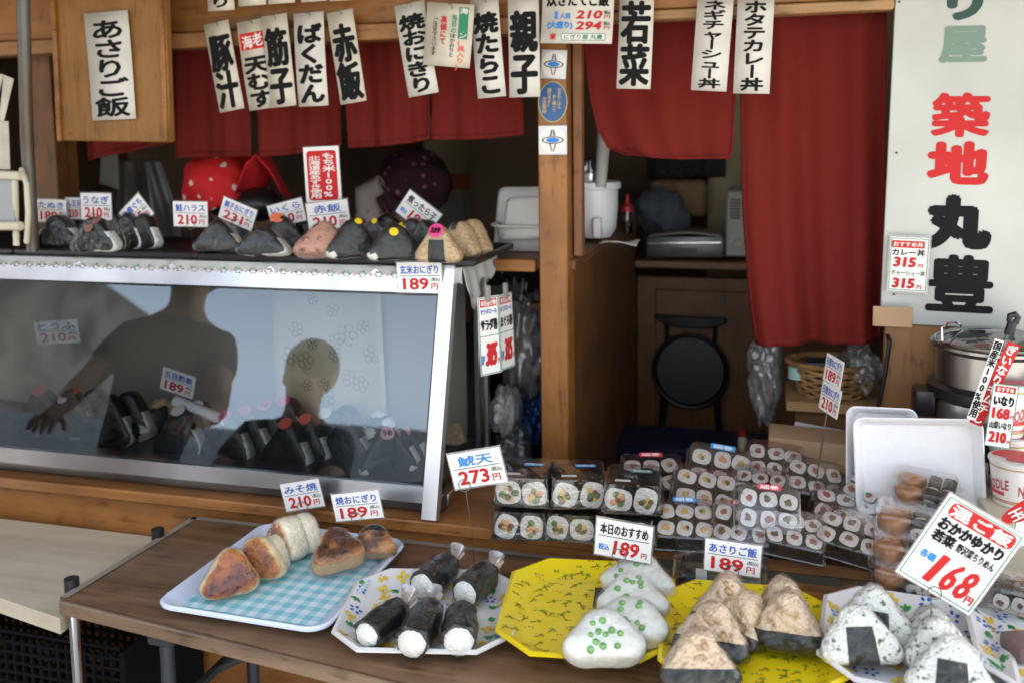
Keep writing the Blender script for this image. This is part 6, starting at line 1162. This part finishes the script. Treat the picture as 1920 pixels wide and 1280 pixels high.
# bags under the side cabinet
def bagblob(label, c, Y, wpx, hpx, mat, seed, name='plastic_bag', cat='plastic bag', group='bags stuffed under the side cabinet', dep=.07, k1=14):
    q = at(c[0], c[1], Y); kk = ppm(q); mb = MB(); mb.ell((0, 0, 0), (wpx/2/kk, dep, hpx/2/kk), n=64, k=52); o = Vector((seed*5.1, seed, 0))
    mb.v = [tuple(Vector(v)*(1+.5*noise.noise(Vector((v[0]*k1, v[1]*k1, v[2]*k1*.4))+o)+.5*abs(noise.noise(Vector((v[0]*k1*3, v[1]*k1*3, v[2]*k1*1.1))+o))+.22*abs(noise.noise(Vector((v[0]*k1*8, v[1]*k1*8, v[2]*k1*4))+o))-.16)) for v in mb.v]
    return tag(mb.build(name, mat, None, smooth=80, mw=Matrix.Translation(q)), label, cat, group)
bagblob('bulging clear bag of pale sticks under the side cabinet', (980, 650), 2.25, 90, 230, BAG, 1)
tagb = thing('chopstick_bundle', 'pale wooden sticks inside the clear bag under the side cabinet', 'chopsticks', at(975, 650, 2.27))
mb = MB()
for k in range(9): mb.tube([(-.035+.008*k, rnd.uniform(-.02, .02), .09+rnd.uniform(-.02, .02)), (-.03+.006*k, 0, -.1)], .0035, 0, 6)
mb.build('sticks', M('stick_wood', (.5, .4, .22), .6), tagb)
bagblob('blue bag low under the side cabinet', (990, 790), 2.25, 80, 90, M('blue_bag', (.02, .06, .2), .35), 2)
bagblob('clear crumpled bag at the bottom, left of the post', (962, 840), 2.15, 70, 110, BAG, 3)
bagblob('small clear bag with reddish contents beside the case end', (946, 775), 2.08, 44, 80, M('pale_bag', (.36, .35, .34), .3, var=.3, vs=20), 4)
tag(MB().box(at(958, 548, 2.3), (.09, .1, .05), bev=.004).build('food_box', M('teal_box', (.12, .14, .13), .5), None), 'grey green box on the shelf edge under the white basin', 'box')
tag(MB().box((at(970, 562, 2.2).x, 2.3, at(970, 574, 2.2).z), (.16, .2, .016), bev=.002).build('inner_shelf', DKWOOD, None), 'short inner shelf under the side cabinet top', 'shelf')
# fridge and wall things at the back
fr_ = thing('refrigerator', 'beige refrigerator with a small orange poster at the back of the shop', 'refrigerator', at(862, 600, 3.2)); kk = ppm(at(862, 400, 3.2)); FWd = 124/kk
MB().box((0, .12, .0), (FWd, .3, 1.5), bev=.012).build('body', M('fridge_beige', (.42, .36, .22), .5), fr_); qz = at(868, 340, 3.2)-Vector(fr_.location); MB().box((qz.x, -.035, qz.z), (44/kk, .004, 28/kk), bev=0).build('poster', M('poster_orange', (.45, .12, .02), .6), fr_); qz = at(858, 402, 3.2)-Vector(fr_.location); MB().box((qz.x, -.035, qz.z), (40/kk, .01, 56/kk), bev=.003).build('notice_frame', GREYP, fr_)
tag(MB().box((at(952, 380, 2.9).x, 2.95, 1.2), (.28, .04, 2.3)).build('dark_locker', M('locker_brown', (.1, .06, .03), .6), None), 'dark brown locker behind the white basin', 'locker')
tag(curtain('hanging_apron', [(215, 300), (205, 380), (200, 450)], [(296, 298), (322, 380), (335, 452)], 2.5, None, 2.2, .014, 24, 20, ph=1, mat=clear('apron_vinyl', (.8, .8, .78), .05, .3, .3, haze=.4, hazecol=(.3, .29, .27))), 'translucent vinyl apron hanging behind the left cluster of cards', 'apron')
tag(curtain('paper_note', [(190, 288), (186, 345)], [(222, 290), (222, 356)], 2.35, None, 1, .002, 8, 8, mat=M('note_grey', (.3, .29, .25), .7)), 'grey paper slip hanging below the left noren corner', 'paper')
lf = tag(MB().box((at(88, 300, 2.0).x, 2.02, 1.3), (.09, .08, 2.4)).build('wooden_post', DKWOOD, None), 'dark wooden post behind the hanging board at the left', 'post')
mp = MB().tube([at(42, -60, 1.72), at(50, 250, 1.74), at(62, 470, 1.76)], .014, 0, 14).build('metal_post', M('weathered_steel', (.15, .16, .14), .5, .6, col2=(.12, .07, .05), vs=12, stretch=(1, 1, .4)), None); tag(mp, 'weathered grey steel post at the left edge, down to the case', 'post')
brs = tag(MB().tube([at(127, 280, 2.1), at(128, 375, 2.1)], .004, 0, 8).build('brass_rod', M('brass', (.5, .35, .12), .3, 1), None), 'thin brass rod hanging left of the noren', 'rod')
# cream rack and cards at the left edge
rk = thing('cream_rack', 'cream plastic rack frame at the left edge above the case', 'rack', at(10, 390, 1.70)); kk = ppm(at(10, 390, 1.70)); o_c = Vector(rk.location)
def rel(px, py, Y): return at(px, py, Y)-o_c
MB().tube([rel(-60, 326, 1.7), rel(40, 330, 1.7)], .010, 0, 8).build('rail', CREAM, rk); MB().tube([rel(-60, 424, 1.7), rel(40, 424, 1.7)], .010, 0, 8).build('rail', CREAM, rk)
MB().tube([rel(40, 318, 1.72), rel(50, 345, 1.70), rel(53, 400, 1.70), rel(50, 455, 1.72)], .006, 0, 8).build('curved_side', CREAM, rk); MB().box(tuple(rel(-10, 376, 1.71)), (90/kk, .004, 80/kk), bev=0).build('grey_panel', M('rack_grey', (.33, .34, .35), .5), rk); MB().tube([rel(28, 330, 1.71), rel(31, 460, 1.72)], .007, 0, 8).build('upright', CREAM, rk)
for c, lb in (([(-40, 130), (6, 140), (0, 215), (-40, 205)], 'white striped card at the far left edge, upper one'), ([(8, 142), (30, 150), (2, 228), (-14, 220)], 'white striped card at the far left edge, leaning'), ([(-40, 226), (16, 228), (18, 318), (-40, 316)], 'pale blank card behind the cream rack')):
    boxthing('blank_card', lb, 'card', c, 1.78, OLD, .002, 0, 'cards at the left edge')
tag(MB().box((at(-60, 200, 2.0).x-.2, 2.0, 1.3), (.5, .03, 2.6)).build('dark_board', M('panel_black', (.012, .013, .02), .6), None), 'near black panel beyond the steel post at the left', 'board')
# shelf with basket in the passage
sw = thing('wall_shelf', 'small wooden shelf under the long noren holding a basket', 'shelf', (0, 0, 0)); s0_, s1_ = at(1474, 752, 2.14), at(1657, 752, 2.14); MB().box(((s0_.x+s1_.x)/2+.02, 2.22, s0_.z-.008), (s1_.x-s0_.x+.04, .18, .022), bev=.002).build('board', PALEWOOD, sw); MB().box(((s0_.x+s1_.x)/2+.02, 2.235, s0_.z-.06), (s1_.x-s0_.x, .15, .075)).build('bracket_box', DKWOOD, sw)
bq = at(1560, 742, 2.2); kk = ppm(bq); bs = thing('wicker_basket', 'oval wicker basket with rim and rope weave on the wall shelf', 'basket', (bq.x, 2.21, s0_.z+.004)); bw, bh = 80/kk, 62/kk
WCK = M('wicker', (.32, .17, .06), .6, var=.35, vs=50)
mb = MB()
for k in range(9):
    z = .004+bh*k/9; s = .72+.28*k/9; mb.tube([(bw*s*math.cos(a), .055*s*math.sin(a)*1.3, z+.003*math.sin(a*9+(k % 2)*math.pi)) for a in [math.tau*i/54 for i in range(54)]], .0045, 0, 6, closed=True)
mb.build('weave', WCK, bs); MB().tube([(bw*1.02*math.cos(a), .073*math.sin(a), bh) for a in [math.tau*i/40 for i in range(40)]], .006, 0, 8, closed=True).build('rim', WCK, bs); MB().lathe([(bw*.7, .002), (0, .003)], 30, 0, None, 1, .6).build('floor', WCK, bs)
tr = at(1496, 705, 2.16); tp = thing('tape_roll', 'mint green tape roll lying in the basket', 'tape roll', (tr.x, 2.19, tr.z)); kk = ppm(tr); MB().lathe([(10/kk, -.012), (17/kk, -.012), (17/kk, .016), (10/kk, .016)], 24).build('tape', M('mint', (.35, .55, .5), .4), tp)
tag(MB().box((at(1532, 694, 2.2).x, 2.2, at(1532, 694, 2.2).z), (.06, .06, .05), bev=.008, seg=2).build('black_case', M('case_teal', (.01, .02, .025), .4), None), 'black teal case lying in the basket next to the tape roll', 'case')
bagblob('clear bag with white slips standing in the basket', (1612, 684), 2.2, 66, 90, BAG, 6, group=None)
tag(MB().box(at(1606, 690, 2.215), (.03, .03, .05), bev=.004).build('white_slip_block', PAPER, None), 'block of white slips inside the clear bag in the basket', 'paper')
bagblob('grey plastic bag hanging at the left of the wall shelf', (1436, 712), 2.25, 56, 170, BAG, 7, group=None)
tag(MB().tube([at(1660, 612, 2.0), at(1668, 640, 1.96), at(1660, 700, 1.955), at(1645, 770, 1.97), at(1640, 830, 1.96)], .0045, 0, 8).build('power_cable', BLACKP, None), 'black cable hanging down beside the plywood wall', 'cable')
boxthing('white_board', 'pale board standing under the wall shelf', 'board', [(1488, 788), (1600, 812), (1600, 900), (1480, 880)], 2.1, M('dull_white', (.5, .5, .5), .6), .004, 0)
boxthing('cardboard_box', 'brown cardboard box on the plank behind the thin roll packs', 'box', [(1440, 818), (1620, 838), (1620, 900), (1440, 880)], 1.97, M('cardboard', (.42, .28, .16), .8), .1, .003)
# ------------------------------------------------------------------ people
def skin_mesh(name, J, E, mat, parent, sub=2, root=0):
    me = bpy.data.meshes.new(name); me.from_pydata([tuple(j[0]) for j in J], E, []); o = bpy.data.objects.new(name, me); COL.objects.link(o)
    md = o.modifiers.new('s', 'SKIN'); md.use_smooth_shade = True; sk = me.skin_vertices[0].data
    for i, j in enumerate(J): r = j[1]; sk[i].radius = r if isinstance(r, tuple) else (r, r); sk[i].use_root = (i == root)
    sb = o.modifiers.new('d', 'SUBSURF'); sb.levels = sub; sb.render_levels = sub
    bpy.context.view_layer.update(); m2 = bpy.data.meshes.new_from_object(o.evaluated_get(bpy.context.evaluated_depsgraph_get())); o.modifiers.clear(); o.data = m2; bpy.data.meshes.remove(me)
    m2.materials.clear(); m2.materials.append(mat); m2.polygons.foreach_set('use_smooth', [True]*len(m2.polygons)); o.parent = parent; return o
def person(label, H, up, fwd, skinmat, shirt, trousers, hairmat, hands, feet_z=0, hair=True, hip=None):
    """H: head centre; up: crown direction; fwd: face direction; a standing or bent figure below it"""
    H = Vector(H); up = Vector(up).normalized(); fwd = Vector(fwd); fwd = (fwd-up*fwd.dot(up)).normalized(); sd = fwd.cross(up).normalized()
    hip = Vector(hip) if hip else Vector((H.x, H.y, .86)); base = Vector((hip.x, hip.y, feet_z)); t = thing('person', label, 'person', base)
    L_ = lambda p: Vector(p)-base
    neck = H-up*.135-fwd*.02; ch = neck*.8+hip*.2; ch.z -= .02; flat = Vector((sd.x, sd.y, 0)).normalized()
    J = [(L_(hip), (.13, .10)), (L_(hip*.5+ch*.5), (.125, .095)), (L_(ch), (.14, .10)), (L_(neck), .048), (L_(H-up*.06+fwd*.012), (.066, .07)), (L_(H+up*.03), (.078, .088)), (L_(H+up*.085-fwd*.01), (.055, .062))]; E = [(i, i+1) for i in range(6)]
    SJ = [(j[0], (j[1][0]*1.1, j[1][1]*1.12)) for j in J[:3]]+[(L_(neck-up*.03), .062)]; SE = [(0, 1), (1, 2), (2, 3)]
    for s, hd in zip((-1, 1), hands):
        sh_ = ch+flat*s*.155+Vector((0, 0, .04)); hd = Vector(hd); el_ = (sh_+hd)/2+Vector((0, 0, -.09))+flat*s*.05; wr = hd+(el_-hd).normalized()*.05; i0 = len(J)
        J += [(L_(sh_), .052), (L_(el_), .038), (L_(wr), .026), (L_(hd), (.034, .016))]; E += [(2, i0), (i0, i0+1), (i0+1, i0+2), (i0+2, i0+3)]
        k0 = len(SJ); SJ += [(L_(sh_), .064), (L_(sh_*.45+el_*.55), .054)]; SE += [(2, k0), (k0, k0+1)]
        dr = (hd-wr).normalized(); ac = dr.cross(Vector((0, 0, 1))).normalized(); dn = ac.cross(dr)
        for f in range(5):
            i1 = len(J); o1 = hd+ac*(.028*(f-1.5)/1.5 if f < 4 else -s*.03)+dr*(.03 if f < 4 else -.005); ln = (.045, .055, .052, .04, .035)[f]
            J += [(L_(o1), .009), (L_(o1+dr*ln*.6-dn*.006+(ac*-s*.02 if f == 4 else Vector())), .0085), (L_(o1+dr*ln-dn*.02+(ac*-s*.025 if f == 4 else Vector())), .007)]; E += [(i0+3, i1), (i1, i1+1), (i1+1, i1+2)]
    TJ = [(L_(hip), (.15, .125))]; TE = []
    for s in (-1, 1):
        h0 = hip+flat*s*.08-Vector((0, 0, .04)); kn = hip*.5+Vector((hip.x, hip.y, feet_z))*.5+flat*s*.09-Vector((0, 0, .0)); ft_ = Vector((hip.x, hip.y, feet_z+.07))+flat*s*.1; toe = ft_+Vector((fwd.x, fwd.y, 0)).normalized()*.15-Vector((0, 0, .035)); i0 = len(J)
        J += [(L_(h0), .085), (L_(kn), .055), (L_(ft_), .038), (L_(toe), .035)]; E += [(0, i0), (i0, i0+1), (i0+1, i0+2), (i0+2, i0+3)]
        k0 = len(TJ); TJ += [(L_(h0), .098), (L_(kn), .07), (L_(ft_+Vector((0, 0, .03))), .055)]; TE += [(0, k0), (k0, k0+1), (k0+1, k0+2)]
    skin_mesh('body', J, E, skinmat, t); skin_mesh('shirt', SJ, SE, shirt, t); skin_mesh('trousers', TJ, TE, trousers, t)
    Mh = Matrix(((sd.x, fwd.x, up.x, 0), (sd.y, fwd.y, up.y, 0), (sd.z, fwd.z, up.z, 0), (0, 0, 0, 1))); Mh.translation = L_(H)
    for s in (-1, 1):
        MB().ell((s*.03, .083, .0), (.011, .006, .006), 0, Mh).build('eye', M('eye_dark', (.02, .015, .012), .2), t); MB().ell((s*.079, -.005, -.01), (.01, .02, .032), 0, Mh).build('ear', skinmat, t)
    MB().ell((0, .094, -.022), (.012, .014, .018), 0, Mh).build('nose', skinmat, t); MB().ell((0, .082, -.062), (.022, .006, .006), 0, Mh).build('mouth', M('lip', (.3, .08, .07), .5), t)
    if hair: MB().ell((0, -.014, .03), (.090, .098, .098), 0, Mh, 24, 16).build('hair', hairmat, t)
    return t, Mh
CL = lambda n, c: M(n, c, .85, var=.12, vs=30, bump=.1, bs=200)
H1 = at(448, 372, 2.24); t, Mh = person('person in a red white spotted headscarf bending over behind the case', H1, (-.35, -.2, .9), (.55, -.75, -.4), SKIN, CL('apron_beige', (.42, .35, .24)), CL('navy_cloth', (.02, .025, .04)), HAIR, [(H1.x-.05, 2.16, 1.02), (H1.x+.3, 2.16, 1.02)], hip=(H1.x-.02, 2.5, .88))
kk = ppm(H1); RB = dotted('bandana_red', (.7, .014, .016), (.8, .68, .62), 27, .15)
mb = MB(); n = 30
def capf(u, v):
    a = math.tau*u; p = 1.9*v; r = Vector((math.sin(p)*math.cos(a)*.105, math.sin(p)*math.sin(a)*.116, math.cos(p)*.108)); r *= 1+.09*noise.noise(r*19)+.07*abs(noise.noise(Vector((r.x*60, r.y*14, r.z*30))))+.03*math.sin(7*a)*v; return r
mb.grid(capf, 60, 24); Lh = Matrix.Translation(Vector((-.028, -.02, .03))) @ Mh; mb.v = [tuple(Lh @ Vector(v)) for v in mb.v]; mb.build('headscarf', RB, t, smooth=80, solid=.002)
bs0 = Vector(t.location); pts = [at(x, y, Y)-bs0 for x, y, Y in ((440, 365, 2.10), (462, 310, 2.08), (478, 284, 2.10), (502, 320, 2.12), (526, 362, 2.16))]
mb = MB(); mb.grid(lambda u, v: tuple((pts[min(3, int(u*4))].lerp(pts[min(3, int(u*4))+1], u*4-min(3, int(u*4))))+Vector((-.02*v+.012*v*math.sin(5*u), .13*v, -.045*v*v+.007*math.sin(9*u+6*v)))), 30, 12); mb.build('scarf_fold', M('bandana_plain', (.6, .012, .016), .8), t, smooth=80, solid=.003)
q = at(486, 384, 2.15)-bs0; MB().ell(q, (.06, .06, .045), n=20, k=12).build('side_hair', HAIR, t)
H2 = at(772, 358, 2.62); t2, Mh2 = person('person in a dark purple flowered headscarf working at the back of the shop', H2, (.25, -.1, .95), (-.75, -.6, -.45), SKIN, CL('smock_ochre', (.3, .2, .1)), CL('navy_cloth', (.02, .025, .04)), HAIR, [(H2.x-.25, 2.4, 1.0), (H2.x+.1, 2.4, 1.0)], hip=(H2.x+.02, 2.76, .88))
mb = MB(); mb.grid(capf, 60, 24); Lh = Matrix.Translation(Vector((.008, 0, .02))) @ Mh2; mb.v = [tuple(Lh @ (Vector(v)*.96)) for v in mb.v]; MATS_P = dotted('bandana_purple', (.05, .01, .022), (.36, .12, .14), 30, .16); mb.build('headscarf', MATS_P, t2, smooth=80, solid=.002)
bs2 = Vector(t2.location); mb = MB(); mb.tube([at(x, y, 2.5)-bs2 for x, y in ((712, 352), (735, 385), (775, 398), (815, 388), (838, 372))], [.008, .016, .018, .016, .008], 0, 12); mb.v = [tuple(Vector(v)*(1+.03*noise.noise(Vector(v)*40))) for v in mb.v]; mb.build('scarf_roll', MATS_P, t2, smooth=70); mb = MB(); pts2 = [at(x, y, 2.5)-bs2 for x, y in ((716, 346), (686, 362), (690, 400), (712, 440))]; mb.tube(pts2, [.028, .034, .04, .042], 0, 14); mb.build('neck_towel', dotted('towel_flower', (.5, .42, .36), (.42, .06, .12), 26, .16), t2, smooth=70)
# passers-by in the street, seen only mirrored in the case glass
PLAIN = CL('street_dark', (.055, .055, .062))
person('passer-by in a dark shirt, seen only as a dark reflection in the case glass', (-1.86, .90, 1.60), (0, .05, 1), (.2, 1, -.15), SKIN, PLAIN, CL('street_jeans', (.05, .06, .09)), HAIR, [(-2.0, 1.15, 1.02), (-1.50, 1.2, 1.02)])
person('shorter passer-by whose head is mirrored in the middle of the case glass', (-1.47, .68, 1.345), (0, .02, 1), (.1, 1, -.1), SKIN, CL('street_shirt', (.05, .05, .055)), CL('street_jeans', (.05, .06, .09)), HAIR, [(-1.62, .9, .86), (-1.32, .9, .86)], hip=(-1.48, .66, .7))
